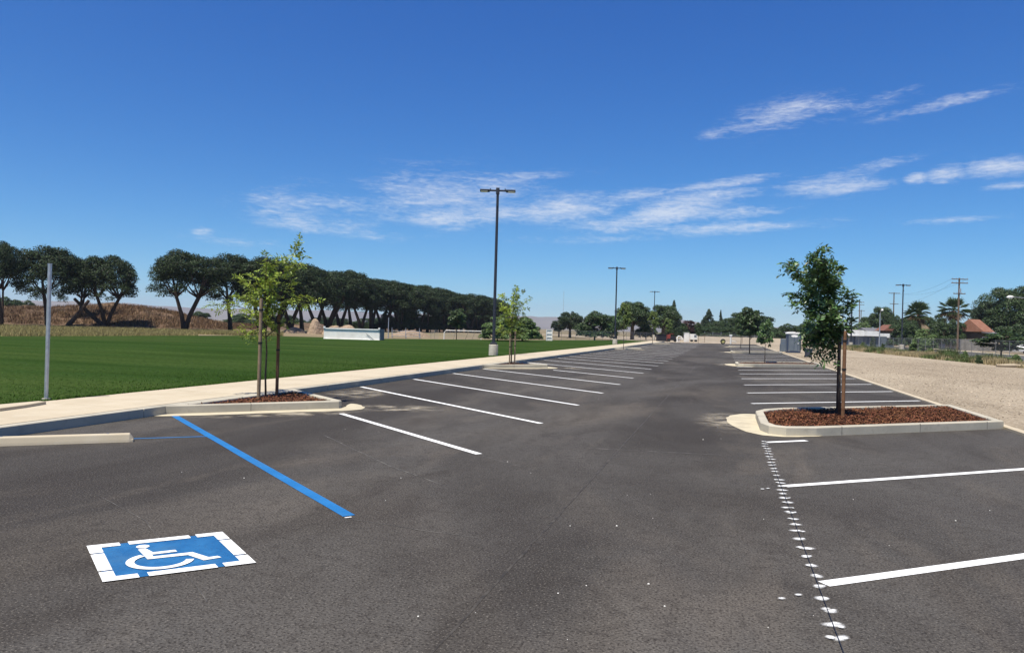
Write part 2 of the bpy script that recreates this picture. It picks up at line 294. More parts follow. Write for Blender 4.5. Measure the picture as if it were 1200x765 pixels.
# ------------------------------------------------------------------ mesh helpers
class MB:
    def __init__(s): s.v = []; s.f = []; s.uv = None
    def add(s, vs, fs):
        b = len(s.v); s.v += [tuple(v) for v in vs]; s.f += [tuple(i + b for i in f) for f in fs]; return s
    def box(s, c, size, rz=0, tilt=None):
        x, y, z = [k / 2 for k in size]; vs = [Vector((a, b, d)) for d in (-z, z) for b in (-y, y) for a in (-x, x)]
        M = Matrix.Rotation(rz, 3, 'Z')
        if tilt: M = M @ Matrix.Rotation(tilt[1], 3, tilt[0])
        return s.add([M @ v + Vector(c) for v in vs], [(0, 2, 3, 1), (4, 5, 7, 6), (0, 1, 5, 4), (2, 6, 7, 3), (0, 4, 6, 2), (1, 3, 7, 5)])
    def prism(s, poly, z0, z1, inset=0.0, bottom=False):
        n = len(poly); vs = [(p[0], p[1], z0) for p in poly]
        if inset:
            c = Vector((sum(p[0] for p in poly) / n, sum(p[1] for p in poly) / n))
            vs += [(p[0], p[1], z1 - inset) for p in poly]
            q = inset_poly(poly, inset)
            vs += [(p[0], p[1], z1) for p in q]; k = 3
        else: vs += [(p[0], p[1], z1) for p in poly]; k = 2
        fs = []
        for j in range(k - 1):
            for i in range(n):
                a, b = j * n + i, j * n + (i + 1) % n; fs.append((a, b, b + n, a + n))
        fs.append(tuple(range((k - 1) * n, k * n)))
        if bottom: fs.append(tuple(reversed(range(n))))
        return s.add(vs, fs)
    def sheet(s, poly, z):
        return s.add([(p[0], p[1], z) for p in poly], [tuple(range(len(poly)))])
    def tube(s, pts, radii, n=8, cap=True):
        pts = [Vector(p) for p in pts]; rings = []
        b = len(s.v)
        for i, p in enumerate(pts):
            d = (pts[min(i + 1, len(pts) - 1)] - pts[max(i - 1, 0)]).normalized()
            a = d.orthogonal().normalized() if i == 0 else (prev - d * prev.dot(d)).normalized()
            prev = a; c = d.cross(a); r = radii[i] if hasattr(radii, '__len__') else radii
            for k in range(n):
                t = 2 * math.pi * k / n; s.v.append(tuple(p + (a * math.cos(t) + c * math.sin(t)) * r))
        for i in range(len(pts) - 1):
            for k in range(n):
                s.f.append((b + i * n + k, b + i * n + (k + 1) % n, b + (i + 1) * n + (k + 1) % n, b + (i + 1) * n + k))
        if cap: s.f.append(tuple(b + k for k in reversed(range(n)))); s.f.append(tuple(b + (len(pts) - 1) * n + k for k in range(n)))
        return s
    def build(s, name, m, parent=None, smooth=False, loc=None, bevel=0):
        me = bpy.data.meshes.new(name); me.from_pydata(s.v, [], s.f); me.validate(); me.materials.append(m)
        if smooth: me.polygons.foreach_set('use_smooth', [True] * len(me.polygons))
        o = bpy.data.objects.new(name, me); COL.objects.link(o)
        if parent: o.parent = parent
        if loc is not None: o.location = loc
        if bevel:
            b = o.modifiers.new('bevel', 'BEVEL'); b.width = bevel; b.segments = 2; b.limit_method = 'ANGLE'
        return o
def inset_poly(poly, d):
    n = len(poly); P = [Vector((p[0], p[1])) for p in poly]
    area = sum(P[i].x * P[(i + 1) % n].y - P[(i + 1) % n].x * P[i].y for i in range(n)); sg = 1 if area > 0 else -1
    out = []
    for i in range(n):
        a = (P[i] - P[i - 1]).normalized(); b = (P[(i + 1) % n] - P[i]).normalized()
        na = Vector((-a.y, a.x)) * sg; nb = Vector((-b.y, b.x)) * sg
        m = (na + nb); m = m / max(.3, m.dot(na))
        out.append(P[i] + m * d)
    return [(q.x, q.y) for q in out]
def ccw(poly):
    n = len(poly); a = sum(poly[i][0] * poly[(i + 1) % n][1] - poly[(i + 1) % n][0] * poly[i][1] for i in range(n))
    return list(poly) if a > 0 else list(reversed(poly))
def tag(o, label=None, cat=None, group=None, kind=None):
    if label: o['label'] = label
    if cat: o['category'] = cat
    if group: o['group'] = group
    if kind: o['kind'] = kind
    return o
def empty(name, loc=(0, 0, 0), rz=0, label=None, cat=None, group=None):
    o = bpy.data.objects.new(name, None); COL.objects.link(o); o.location = loc; o.rotation_euler = (0, 0, rz); o.empty_display_size = .3
    return tag(o, label, cat, group)
def struct(name, mb, m, **k):
    o = mb.build(name, m, **k); o['kind'] = 'structure'; return o
def copy_tree(o, parent=None):
    c = o.copy(); COL.objects.link(c); c.parent = parent
    for ch in [x for x in list(bpy.data.objects) if x.parent == o]:
        copy_tree(ch, c)
    return c
ORD = ['zeroth', 'first', 'second', 'third', 'fourth', 'fifth', 'sixth', 'seventh', 'eighth', 'ninth', 'tenth', 'eleventh', 'twelfth', 'thirteenth', 'fourteenth', 'fifteenth', 'sixteenth', 'seventeenth', 'eighteenth', 'nineteenth', 'twentieth']
ORD += ['twenty-' + w for w in ORD[1:10]] + ['thirtieth'] + ['thirty-' + w for w in ORD[1:10]] + ['fortieth']

def raw_mesh(name, verts, faces_n, m, parent=None, per=4, loc=None):
    """verts (k*per,3) array -> k separate polygons"""
    k = len(verts) // per; me = bpy.data.meshes.new(name)
    me.vertices.add(len(verts)); me.vertices.foreach_set('co', verts.astype(np.float32).ravel())
    me.loops.add(k * per); me.loops.foreach_set('vertex_index', np.arange(k * per, dtype=np.int32))
    me.polygons.add(k); me.polygons.foreach_set('loop_start', np.arange(0, k * per, per, dtype=np.int32)); me.polygons.foreach_set('loop_total', np.full(k, per, dtype=np.int32))
    me.update(calc_edges=True); me.materials.append(m)
    o = bpy.data.objects.new(name, me); COL.objects.link(o)
    if parent: o.parent = parent
    if loc is not None: o.location = loc
    return o
def unit(a): return a / np.maximum(1e-9, np.linalg.norm(a, axis=1, keepdims=True))
def leaves_at(pts, nrm, size, aspect=.55, jit=.7):
    """rhombus leaves at points, roughly facing nrm"""
    k = len(pts); n = unit(nrm + jit * RNG.normal(size=(k, 3))); a = unit(np.cross(n, RNG.normal(size=(k, 3)))); b = np.cross(n, a)
    s = size * RNG.uniform(.6, 1.3, (k, 1))
    V = np.stack([pts - a * s * .5, pts + b * s * .5 * aspect, pts + a * s * .5, pts - b * s * .5 * aspect], 1)
    return V.reshape(-1, 3)
def clump_leaves(C, R, n, size, aspect=.6, inner=.62, flat=1.0):
    out = []
    for c, r in zip(C, R):
        k = int(n * r * r * 5)
        d = unit(RNG.normal(size=(k, 3))); d[:, 2] = np.where(d[:, 2] < -.3, -d[:, 2], d[:, 2]); rr = RNG.uniform(inner, 1.0, (k, 1))
        rv = np.array([r, r, r * flat]); p = np.array(c) + d * rr * rv * RNG.uniform(.85, 1.12, (k, 1))
        out.append(leaves_at(p, d + np.array([0, 0, .35]), size, aspect))
    return np.concatenate(out)

# ================================================================== SETTING
XK, XR, XE = -9.35, 5.25, -3.07     # left kerb, right kerb, left stall-line ends
LA = rad(140)                       # direction of the left stall lines (from the aisle to the kerb)
RA = rad(38.5)                      # direction of the right ones
struct('ground', MB().sheet([(-6000, -6000), (6000, -6000), (6000, 6000), (-6000, 6000)], -0.03), m_dirt)
Yend = 128.0
struct('parking_lot', MB().sheet([(XK - .02, -30), (XR + .02, -30), (XR + .02, Yend + 8), (XK - .02, Yend - 4)], 0.0), m_asphalt)
struct('gravel_lot', MB().sheet([(XR + .16, -30), (60, -30), (24, 20), (18.6, 52), (16.5, 84), (15.4, 108), (15.2, 136), (XR + .16, 136)], 0.02), m_gravel)
struct('sandy_ground', MB().sheet([(-12, Yend + .3), (60, Yend + 8.3), (60, 260), (-60, 230), (-14, 131)], -0.012), m_sand)
lawn_poly = [(-11.5, -20), (-11.5, 40), (-11.6, 74), (-11.8, 124), (-17, 126), (-22.8, 98), (-34.5, 72), (-46.6, 67.5), (-47, 20), (-50, -20)]
struct('lawn', MB().sheet(lawn_poly, 0.15), m_lawn)
struct('lawn_bank', MB().prism(ccw([(-11.51, -19), (-11.51, 124), (-17, 125.8), (-22.9, 97.8), (-34.6, 71.8), (-46.7, 67.3), (-47.1, 20), (-50, -19)]), -0.03, 0.145), m_dirt)
# left kerb in cast lengths with open joints, then the footpath
kb = MB(); y = -20.0
random.seed(3)
while y < 124:
    L = 3.05; kb.prism(ccw([(XK, y), (XK, y + L - .012), (XK - .15, y + L - .012), (XK - .15, y)]), 0, .152, inset=.012); y += L
struct('kerb', kb, m_kerb)
sw = MB(); y = -20.0
while y < 124:
    L = 1.52 * 2; sw.prism(ccw([(XK - .155, y), (XK - .155, y + L - .008), (-11.5, y + L - .008), (-11.5, y)]), -.02, .156); y += L
struct('footpath', sw, m_conc)
pp = [at(-60, 482.5, .2), at(0, 478.6, .2), at(30, 474.6, .2), at(54, 470.6, .2), at(45, 470.0, .2), at(0, 474.0, .2), at(-60, 479, .2)]
struct('mow_strip', MB().prism(ccw([(p.x, p.y) for p in pp]), .1, .205), m_conc)
# right flush kerb strip
kb = MB(); y = -20.0
while y < 128:
    kb.prism(ccw([(XR, y), (XR, y + 3.04), (XR + .16, y + 3.04), (XR + .16, y)]), -.02, .045, inset=.008); y += 3.05
struct('kerb_strip', kb, m_conc)

# ---- planting islands
chips_pts = []
def island(name, outer, m=m_kerb, w=.15, h=.15, hm=.10, label='', gutter=None, nchip=0):
    outer = ccw(outer); inner = inset_poly(outer, w); n = len(outer)
    mb = MB(); c = .014
    o2 = inset_poly(outer, c); i2 = inset_poly(outer, w - c)
    rings = [[(p[0], p[1], 0) for p in outer], [(p[0], p[1], h - c) for p in outer], [(p[0], p[1], h) for p in o2], [(p[0], p[1], h) for p in i2], [(p[0], p[1], h - c) for p in inner], [(p[0], p[1], 0) for p in inner]]
    vs = [v for r in rings for v in r]; fs = []
    for j in range(5):
        for i in range(n): a, b = j * n + i, j * n + (i + 1) % n; fs.append((a, b, b + n, a + n))
    mb.add(vs, fs); struct(name, mb, m); jn = MB()
    for i in range(n):
        a, b = Vector(outer[i]), Vector(outer[(i + 1) % n]); Le = (b - a).length
        if Le < 1: continue
        for f_ in ([.5] if Le < 3.2 else [.12, .52, .9]):
            q = a + (b - a) * f_; d = (b - a).normalized(); ins = Vector((-d.y, d.x)); c_ = q + ins * (w / 2 - .0005)
            jn.box((c_.x, c_.y, h / 2 + .001), (.007, w + .002, h - .001), rz=math.atan2(d.y, d.x))
    struct('kerb_joints', jn, m_black)
    struct('mulch_bed', MB().sheet(inset_poly(outer, w - .005), hm), m_mulch)
    if nchip:
        P = [Vector(p) for p in inner]; xs = [p[0] for p in inner]; ys = [p[1] for p in inner]; cnt = 0
        while cnt < nchip:
            x = random.uniform(min(xs), max(xs)); yy = random.uniform(min(ys), max(ys))
            ins = all((inner[(i + 1) % n][0] - inner[i][0]) * (yy - inner[i][1]) - (inner[(i + 1) % n][1] - inner[i][1]) * (x - inner[i][0]) > 0 for i in range(n))
            if ins: chips_pts.append((x, yy, hm)); cnt += 1
    if gutter:
        g = [Vector(q) for q in gutter]
        for _ in range(2):
            g = [p for a, b in zip(g, g[1:] + g[:1]) for p in (a * .75 + b * .25, a * .25 + b * .75)]
        g = [(q.x + .05 * mn.noise(Vector((q.x * 4, q.y * 4, 1))), q.y + .05 * mn.noise(Vector((q.x * 4, q.y * 4, 7)))) for q in g]
        struct('gutter_pad', MB().sheet(ccw(g), .006), m_gutter)
m_dust = alpha_mat('pale_dust', (.42, .36, .26), .62, 0, 'dust')
def dust(x, y, hx, hy, rz):
    mb = MB(); n = 1; c, s_ = math.cos(rz), math.sin(rz)
    mb.add([(x + u * hx * c - v * hy * s_, y + u * hx * s_ + v * hy * c, .0032) for u, v in ((-1, -1), (1, -1), (1, 1), (-1, 1))], [(0, 1, 2, 3)])
    o = struct('dust_stain', mb, m_dust); u = o.data.uv_layers.new(name='UVMap')
    for li, q in enumerate(((0, 0), (1, 0), (1, 1), (0, 1))): u.data[li].uv = q
    return o
def left_island(Y0, nchip=0, right=True):
    dust(-6.3, Y0 + 2.9, 1.25, .8, rad(20)); dust(-7.6, Y0 + 1.0, 1.9, .45, rad(46)); dust(-8.4, Y0 + 5.4, .9, 1.6, rad(15))
    B = (-7.2, Y0 + 2.3); A = (XK + .003, Y0); Cc = (XK + .003, Y0 + 4.1)
    outer = [A, (B[0] - .18, B[1] - .19), (B[0] - .03, B[1] - .02), (B[0] - .06, B[1] + .14), Cc]
    g = [(A[0], A[1] - .52), (B[0] + .05, B[1] - .5), (B[0] + .28, B[1] - .30), (B[0] + .42, B[1] + .05), (B[0] + .3, B[1] + .5), (B[0] - .35, B[1] + 1.1), (B[0] - .02, B[1] + .2), (B[0] - .05, B[1] - .1), (A[0], A[1] + .1)]
    island('island_kerb', outer, gutter=g, nchip=nchip)
for i, Y0 in enumerate((11.0, 29.1, 67.4, 104.5)): left_island(Y0, (1800, 400, 0, 0)[i])
def right_island(Y0, nchip=0):
    dust(.12, Y0 + 2.0, .75, 2.0, rad(4))
    s = math.tan(RA); f = lambda x: Y0 + s * (x - .8); b = lambda x: Y0 + 3.55 + s * (x - .8)
    outer = [(1.55, f(1.55) - .02), (XR - .003, f(XR)), (XR - .003, b(XR)), (1.25, b(1.25)), (.85, b(.85) - .16), (.66, b(.66) - .55), (.66, f(.66) + 1.0), (.78, f(.78) + .5), (1.05, f(1.05) + .14)]
    g = [(.05, Y0 + 2.2), (.28, Y0 + .9), (.7, Y0 + .05), (1.5, f(1.5) - .12), (1.75, f(1.75) + .05), (1.0, f(1.0) + .4), (.9, Y0 + 2.5), (1.0, Y0 + 3.3), (.6, Y0 + 3.75), (.2, Y0 + 3.3)]
    island('island_kerb', outer, gutter=g, nchip=nchip)
for i, Y0 in enumerate((13.0, 40.6, 69.5, 98.5)): right_island(Y0, (11000, 700, 0, 0)[i])
# wood chips on top of the beds
P = np.array(chips_pts); k = len(P)
ang = RNG.uniform(0, 2 * math.pi, k); L = RNG.uniform(.010, .032, k); Wd = RNG.uniform(.004, .011, k); tl = RNG.normal(0, .35, k)
du = np.stack([np.cos(ang) * np.cos(tl), np.sin(ang) * np.cos(tl), np.sin(tl)], 1); dv = np.stack([-np.sin(ang), np.cos(ang), RNG.normal(0, .3, k)], 1)
mound = .03 * np.sin(P[:, 0] * 3.1) * np.sin(P[:, 1] * 2.3)
Pc = P + np.stack([0 * ang, 0 * ang, RNG.uniform(.004, .035, k) + np.abs(mound)], 1)
V = np.stack([Pc - du * L[:, None] - dv * Wd[:, None], Pc + du * L[:, None] - dv * Wd[:, None], Pc + du * L[:, None] + dv * Wd[:, None], Pc - du * L[:, None] + dv * Wd[:, None]], 1).reshape(-1, 3)
tag(raw_mesh('mulch_chips', V, 0, m_chip), 'reddish brown bark chips covering the planting islands', 'mulch', kind='stuff')

# ---- street and right-hand side
struct('weed_strip', MB().sheet([(60, -28), (85, -28), (33, 20), (21.3, 52), (20.9, 84), (20.6, 108), (20.4, 136), (15.2, 136), (15.4, 108), (16.5, 84), (18.6, 52), (24, 20)], 0.012), m_dirt)
struct('street', MB().sheet([(23.2, -30), (32.6, -30), (32.6, 320), (23.2, 320)], 0.0), m_road)
struct('street_kerb', MB().prism(ccw([(22.9, 40), (23.2, 40), (23.2, 300), (22.9, 300)]), -.02, .12).prism(ccw([(32.6, 40), (32.9, 40), (32.9, 300), (32.6, 300)]), -.02, .15), m_conc)
struct('street_path', MB().sheet([(32.9, 40), (34.5, 40), (34.5, 300), (32.9, 300)], .14), m_conc)

# ---- berm on the left
def crest(px):
    pts = [(-400, 3.2), (-150, 3.0), (0, 2.7), (60, 3.0), (130, 3.8), (165, 3.5), (195, 3.0), (230, 1.9), (262, .9), (300, .7), (330, 1.1), (365, 1.7), (395, 1.2), (430, .8), (470, .7), (560, .6), (700, .5)]
    for (a, ha), (b, hb) in zip(pts, pts[1:]):
        if a <= px <= b: return ha + (hb - ha) * (px - a) / (b - a)
    return .5
def bD(px):
    return 108 if px < 200 else 108 + (px - 200) * (118 / 360.)
mb = MB(); cols = 240; rows = 26; grid = []
for i in range(cols):
    px = -400 + i * 1000 / (cols - 1); base = bD(px)
    for j in range(rows):
        t = j / (rows - 1); D = base + t * 52
        p = dist(px, D)
        prof = math.sin(min(1, t * 2.2) * math.pi / 2) ** 1.2 if t < .455 else max(0, 1 - (t - .455) / .545) ** .7
        nn = mn.noise(Vector((p.x * .12, p.y * .12, 1))) * .5 + mn.noise(Vector((p.x * .45, p.y * .45, 5))) * .28 + mn.noise(Vector((p.x * 1.6, p.y * 1.6, 9))) * .12
        mb.v.append((p.x, p.y, -.03 + prof * (crest(px) + nn * (.5 + .3 * crest(px)))))
for i in range(cols - 1):
    for j in range(rows - 1):
        a = i * rows + j; mb.f.append((a, a + rows, a + rows + 1, a + 1))
struct('berm', mb, m_berm, smooth=True)
# far rise beyond the lot end (pale sand bank)
mb = MB(); cols, rows = 60, 8
for i in range(cols):
    px = 790 + i * 3.2
    for j in range(rows):
        D = 140 + j * 6; p = dist(px, D)
        mb.v.append((p.x, p.y, -.02 + (.95 * min(1, j / 5.) + .08 * mn.noise(Vector((p.x * .3, p.y * .3, 2)))) * min(1, i / 8.) * min(1, (cols - 1 - i) / 10.)))
for i in range(cols - 1):
    for j in range(rows - 1): a = i * rows + j; mb.f.append((a, a + rows, a + rows + 1, a + 1))
struct('sand_bank', mb, m_sand, smooth=True)
# ---- far hills
mb = MB(); n = 260
for i in range(n):
    px = -500 + i * 2400 / (n - 1)
    th = 0.0
    p = ray(px, 390); p = Vector((p.x, p.y, 0)).normalized()
    d0 = 5000.0; hh = 78 + 26 * mn.noise(Vector((px * .006, 3, 0))) + 12 * mn.noise(Vector((px * .03, 8, 0))) + 4 * mn.noise(Vector((px * .12, 8, 0)))
    if px > 780: hh *= max(.45, 1 - (px - 780) / 500)
    if 190 < px < 560: hh *= 1.0
    for (dd, hf) in ((d0 - 500, 0), (d0 - 300, .25), (d0 - 150, .55), (d0, 1.0), (d0 + 250, .9), (d0 + 600, 0)):
        w = 1 + (.25 * mn.noise(Vector((px * .05, dd * .01, 4))) if 0 < hf < 1 else 0)
        mb.v.append((p.x * dd, p.y * dd, hh * hf * w))
for i in range(n - 1):
    for j in range(5): a = i * 6 + j; mb.f.append((a, a + 6, a + 7, a + 1))
struct('hills', mb, m_mtn, smooth=True)

# ================================================================== PAINT ON THE LOT
def line(p0, p1, w, name, m, z=.004):
    p0, p1 = Vector(p0[:2]), Vector(p1[:2]); d = (p1 - p0); L = d.length; d.normalize(); n = Vector((-d.y, d.x)) * w / 2
    mb = MB(); k = max(1, int(L / .5))
    pts = [p0 + d * L * i / k for i in range(k + 1)]
    for q in pts:
        e = random.uniform(-.004, .004)
        mb.v += [(q.x + n.x * (1 + e * 10), q.y + n.y * (1 + e * 10), z), (q.x - n.x, q.y - n.y, z)]
    for i in range(k): mb.f.append((2 * i, 2 * i + 1, 2 * i + 3, 2 * i + 2))
    return mb.build(name, m)
dl = Vector((math.cos(LA), math.sin(LA)))
k = 0; cnt = 0
for k in range(0, 34):
    Ye = 5.93 + 3.52 * k
    Ls = 6.9 if k else 7.9
    x1 = XK + .12
    L = (XE - x1) / -dl.x
    if k == 0: continue
    if k == 1: L = 4.85
    if k in (6, 17, 27): L = 4.7
    p0 = Vector((XE, Ye)); o = line(p0, p0 + dl * L, .105, 'stall_line', m_paint)
    tag(o, f'white angled stall line on the left side, {ORD[k]} one beyond the long blue line', 'painted line', 'white angled stall lines on the left')
p0 = at(409, 604.5); p1 = at(205, 487.5)
tag(line(p0, p1, .115, 'blue_line', m_paint_blue), 'long thick bright blue line edging the accessible stall', 'painted line')
p0 = at(155, 514); p1 = at(244, 511.3)
tag(line(p0, p1, .05, 'blue_guide_line', m_paint_blue, .0035), 'thin blue line from the wheel stop end to the thick blue line', 'painted line')
tag(line(at(412, 605.6), at(404, 606.6), .02, 'line_end_mark', m_paint, .0035), 'small white tick at the near end of the long blue line', 'painted mark')
dr = Vector((math.cos(RA), math.sin(RA)))
ry = [(5.5, 6), (8.9, 6), (12.42, .8), (19.2, 6), (22.6, 6), (26.1, 6), (29.7, 6), (33.2, 6), (36.7, 6), (40.2, 1), (47.6, 6), (51.1, 6), (54.6, 6), (58.1, 6), (61.6, 6), (65.1, 6), (76, 6), (79.5, 6), (83, 6), (86.5, 6), (90, 6), (93.5, 6)]
for i, (Y, L) in enumerate(ry):
    p0 = Vector((.70, Y)); L = min(L, (XR - .05 - .70) / dr.x)
    o = line(p0, p0 + dr * L, .105, 'stall_line', m_paint)
    lab = ['nearest white stall line on the right, reaching the bottom right', 'white stall line on the right between the nearest one and the big mulch island', 'short white line stub at the front corner of the big mulch island'][i] if i < 3 else (f'white stall line on the right, {ORD[i - 2]} one behind the big mulch island')
    tag(o, lab, 'painted line', 'white stall lines on the right')
# overspray blobs along the string line
mb = MB(); uvs = []; Y = 3.55; random.seed(5)
def blob(x, y, hx, hy, rz=0, z=.0075):
    c, s = math.cos(rz), math.sin(rz); b = len(mb.v)
    for (u, v) in ((-1, -1), (1, -1), (1, 1), (-1, 1)): mb.v.append((x + u * hx * c - v * hy * s, y + u * hx * s + v * hy * c, z)); uvs.append(((u + 1) / 2, (v + 1) / 2))
    mb.f.append((b, b + 1, b + 2, b + 3))
def finish_spray(name, lab, cat, grp=None):
    o = mb.build(name, m_spray); uvl = o.data.uv_layers.new(name='UVMap')
    for li, lp in enumerate(o.data.loops): uvl.data[li].uv = uvs[lp.vertex_index]
    return tag(o, lab, cat, grp)
nd = 0
while Y < 12.7:
    mb = MB(); uvs = []; w0 = random.uniform(.7, 1.25)
    blob(.655 + random.uniform(-.025, .025), Y, .066 * w0, random.uniform(.036, .056), rad(random.uniform(5, 55)), .0075)
    for _ in range(3): blob(.655 + random.uniform(-.04, .04) * w0, Y + random.uniform(-.025, .025), random.uniform(.018, .045), random.uniform(.014, .032), rad(random.uniform(0, 90)), .0095 + _ * .0012)
    nd += 1; finish_spray('spray_dash', f'soft white spray paint dash, {ORD[nd] if nd < 41 else str(nd) + chr(116) + chr(104)} from the near end of the dotted row', 'painted mark', 'white spray dashes of the dotted row')
    Y += random.uniform(.19, .275)
for q, lab in (((.40, 5.08), 'outer white spray dot left of the nearest right stall line'), ((.51, 5.19), 'inner white spray dot left of the nearest right stall line'), ((.45, 8.6), 'outer white spray dot left of the second right stall line'), ((.51, 8.66), 'inner white spray dot left of the second right stall line')):
    mb = MB(); uvs = []
    blob(q[0], q[1], .034, .024, .6, .0115)
    finish_spray('spray_dot', lab, 'painted mark', 'white spray dots beside the dashed row')
mb = MB(); mb.sheet([(.6525, 3), (.6575, 3), (.6575, 12.6), (.6525, 12.6)], .016)
tag(mb.build('chalk_string', m_black), 'thin dark string line running through the spray paint dashes', 'string')

# accessible parking symbol
s_ = 2.3548
TL, TR, BR, BL = [at(px / s_, 440 + py / s_) for px, py in ((237, 472), (615, 433), (705, 518), (285, 572))]
U = (TR - TL + BR - BL) / 2; Vv = (BL - TL + BR - TR) / 2; C0 = (TL + TR + BR + BL) / 4
def uv(u, v, z=0): p = U * (u - .5) + Vv * (v - .5); return (p.x, p.y, z)
sym = empty('accessible_parking_symbol', (C0.x, C0.y, 0), 0, 'blue and white painted wheelchair symbol on the dark asphalt', 'pavement symbol')
MB().add([uv(.02, .02, .004), uv(.98, .02, .004), uv(.98, .98, .004), uv(.02, .98, .004)], [(0, 1, 2, 3)]).build('blue_field', m_sign_blue, sym)
bd = MB()
def rect(mb, u0, v0, u1, v1, z=.0085): mb.add([uv(u0, v0, z), uv(u1, v0, z), uv(u1, v1, z), uv(u0, v1, z)], [(0, 1, 2, 3)])
for (a, b) in ((-.0, .225), (.285, .735), (.785, 1.0)): rect(bd, a, 0, b, .095); rect(bd, a, .905, b, 1)
for (a, b) in ((.095, .245), (.275, .735), (.765, .905)): rect(bd, 0, a, .09, b); rect(bd, .91, a, 1, b)
bd.build('white_border', m_paint, sym)
fg = MB(); Z = .0085
fg.add([uv(.365 + .047 * math.cos(t * math.pi / 10), .20 + .05 * math.sin(t * math.pi / 10), Z) for t in range(20)], [tuple(range(20))])
fg.add([uv(*p, Z) for p in ((.32, .275), (.375, .265), (.405, .40), (.56, .40), (.565, .455), (.385, .46), (.39, .515), (.66, .52), (.735, .71), (.80, .705), (.815, .755), (.685, .775), (.615, .585), (.34, .575))], [tuple(range(14))])
arc = []; 
a0, a1 = math.radians(128), math.radians(372)
for i in range(33):
    a = a1 + (a0 - a1) * i / 32; arc.append(a)
# wheel arc, opening at the seat: centre (.41,.65)
vs = []; fs = []
for i in range(37):
    a = math.radians(17 + 225 * i / 36)
    for r in (.228, .172): vs.append(uv(.415 + r * math.cos(a), .645 + r * math.sin(a), Z + .0015))
for i in range(36):
    fs.append((2 * i, 2 * i + 1, 2 * i + 3, 2 * i + 2))
fg.add(vs, fs)
fg.build('wheelchair_figure', m_paint, sym)

# hairline chalk lines, seams and stones
def seam(pts, w, name, m, lab, z=.0025):
    mb = MB(); P = [Vector(p[:2]) for p in pts]; Q = []
    for a, b in zip(P, P[1:]):
        k = max(2, int((b - a).length / .25))
        for i in range(k): Q.append(a + (b - a) * i / k)
    Q.append(P[-1])
    for i, q in enumerate(Q):
        d = (Q[min(i + 1, len(Q) - 1)] - Q[max(i - 1, 0)]).normalized(); n = Vector((-d.y, d.x)); j = random.uniform(-.006, .006); ww = w * random.uniform(.5, 1.3)
        mb.v += [tuple(q + n * (ww / 2 + j)) + (z,), tuple(q + n * (-ww / 2 + j)) + (z,)]
    for i in range(len(Q) - 1): mb.f.append((2 * i, 2 * i + 1, 2 * i + 3, 2 * i + 2))
    return tag(mb.build(name, m), lab, 'surface line')
m_faint = blend_mat('faint_dust', (.060, .056, .052), [((.15, .14, .125), nz(6, .45, .65, 6))], rough=.9)
m_tar = blend_mat('tar_seam', (.030, .026, .022), [((.070, .062, .052), nz(5, .42, .60, 6))], rough=.8)
seam([at(380, 510), at(455, 545), at(520, 569)], .018, 'chalk_line', m_faint, 'faint pale chalk line between the blue line and the first white line')
seam([at(120, 583), at(170, 610), at(243, 705)], .008, 'chalk_line', m_faint, 'hairline pale chalk line crossing the wheelchair symbol')
seam([at(410, 608), at(500, 622), at(560, 630)], .014, 'chalk_line', m_faint, 'faint pale scuff line off the near end of the blue line')
seam([at(565, 534), at(625, 551)], .012, 'chalk_line', m_faint, 'faint chalk line continuing the end of the first white line')
seam([(-2.6, 15.8), (1.4, 16.1)][:2] and [at(690, 525), at(845, 533)], .03, 'chalk_line', m_faint, 'faint pale line across the aisle')
seam([(-1.4, 2.2), (-1.35, 30), (-1.3, 120)], .020, 'paving_seam', m_tar, 'long dark paving seam down the middle of the aisle', .002)
seam([at(905, 466), at(935, 478)], .05, 'paving_seam', m_tar, 'short dark seam behind the big mulch island', .002)
mb = MB(); random.seed(9)
spots = [at(765, 607), at(723, 616), at(735, 580), at(762, 579), at(824, 515), at(845, 514), at(668, 616), at(687, 686), at(654, 695), at(760, 684), at(779, 710), at(665, 749), at(444, 506), at(595, 541), at(622, 554), at(1000, 585), at(1042, 639), at(895, 608), at(286, 560), at(900, 735), at(490, 722), at(470, 560), at(213, 553), at(1160, 598), at(1120, 610)]
for _ in range(25): spots.append(Vector((random.uniform(-6, 5), random.uniform(2.5, 22), 0)))
for i, p in enumerate(spots):
    r = random.uniform(.003, .007) if i < 25 else random.uniform(.002, .004)
    r *= 1 + p.y / 40
    vs = [(p.x + r * random.uniform(.7, 1.3) * math.cos(a), p.y + r * random.uniform(.7, 1.3) * math.sin(a), .001) for a in np.linspace(0, 2 * math.pi, 7)[:-1]]
    vs += [(p.x + .5 * (x - p.x), p.y + .5 * (y - p.y), r * .8) for x, y, _ in vs]
    mb.add(vs, [(j, (j + 1) % 6, 6 + (j + 1) % 6, 6 + j) for j in range(6)] + [tuple(range(6, 12))])
tag(mb.build('loose_pebbles', m_pebble), 'scattered small pale pebbles on the asphalt', 'pebbles', kind='stuff')

# ================================================================== NEAR OBJECTS
# wheel stop
e0 = at(152, 517.5); wd = Vector((.768, .64)).normalized(); Lw = 1.83
ws = empty('wheel_stop', (e0.x - wd.x * Lw / 2, e0.y - wd.y * Lw / 2 + .07, 0), math.atan2(wd.y, wd.x), 'long low pale concrete wheel stop lying at the left edge', 'wheel stop')
prof = [(-.075, 0), (-.07, .03), (-.052, .098), (-.04, .11), (.04, .11), (.052, .098), (.07, .03), (.075, 0)]
mb = MB(); np_ = len(prof); xs = [(-Lw / 2, .0), (-Lw / 2 + .05, 1), (Lw / 2 - .05, 1), (Lw / 2, .0)]
for x, k in xs:
    for (yy, zz) in prof: mb.v.append((x, yy * (.82 if k == 0 else 1), min(zz, .035) if k == 0 and zz > .035 else zz))
for i in range(3):
    for j in range(np_ - 1): a = i * np_ + j; mb.f.append((a, a + np_, a + np_ + 1, a + 1))
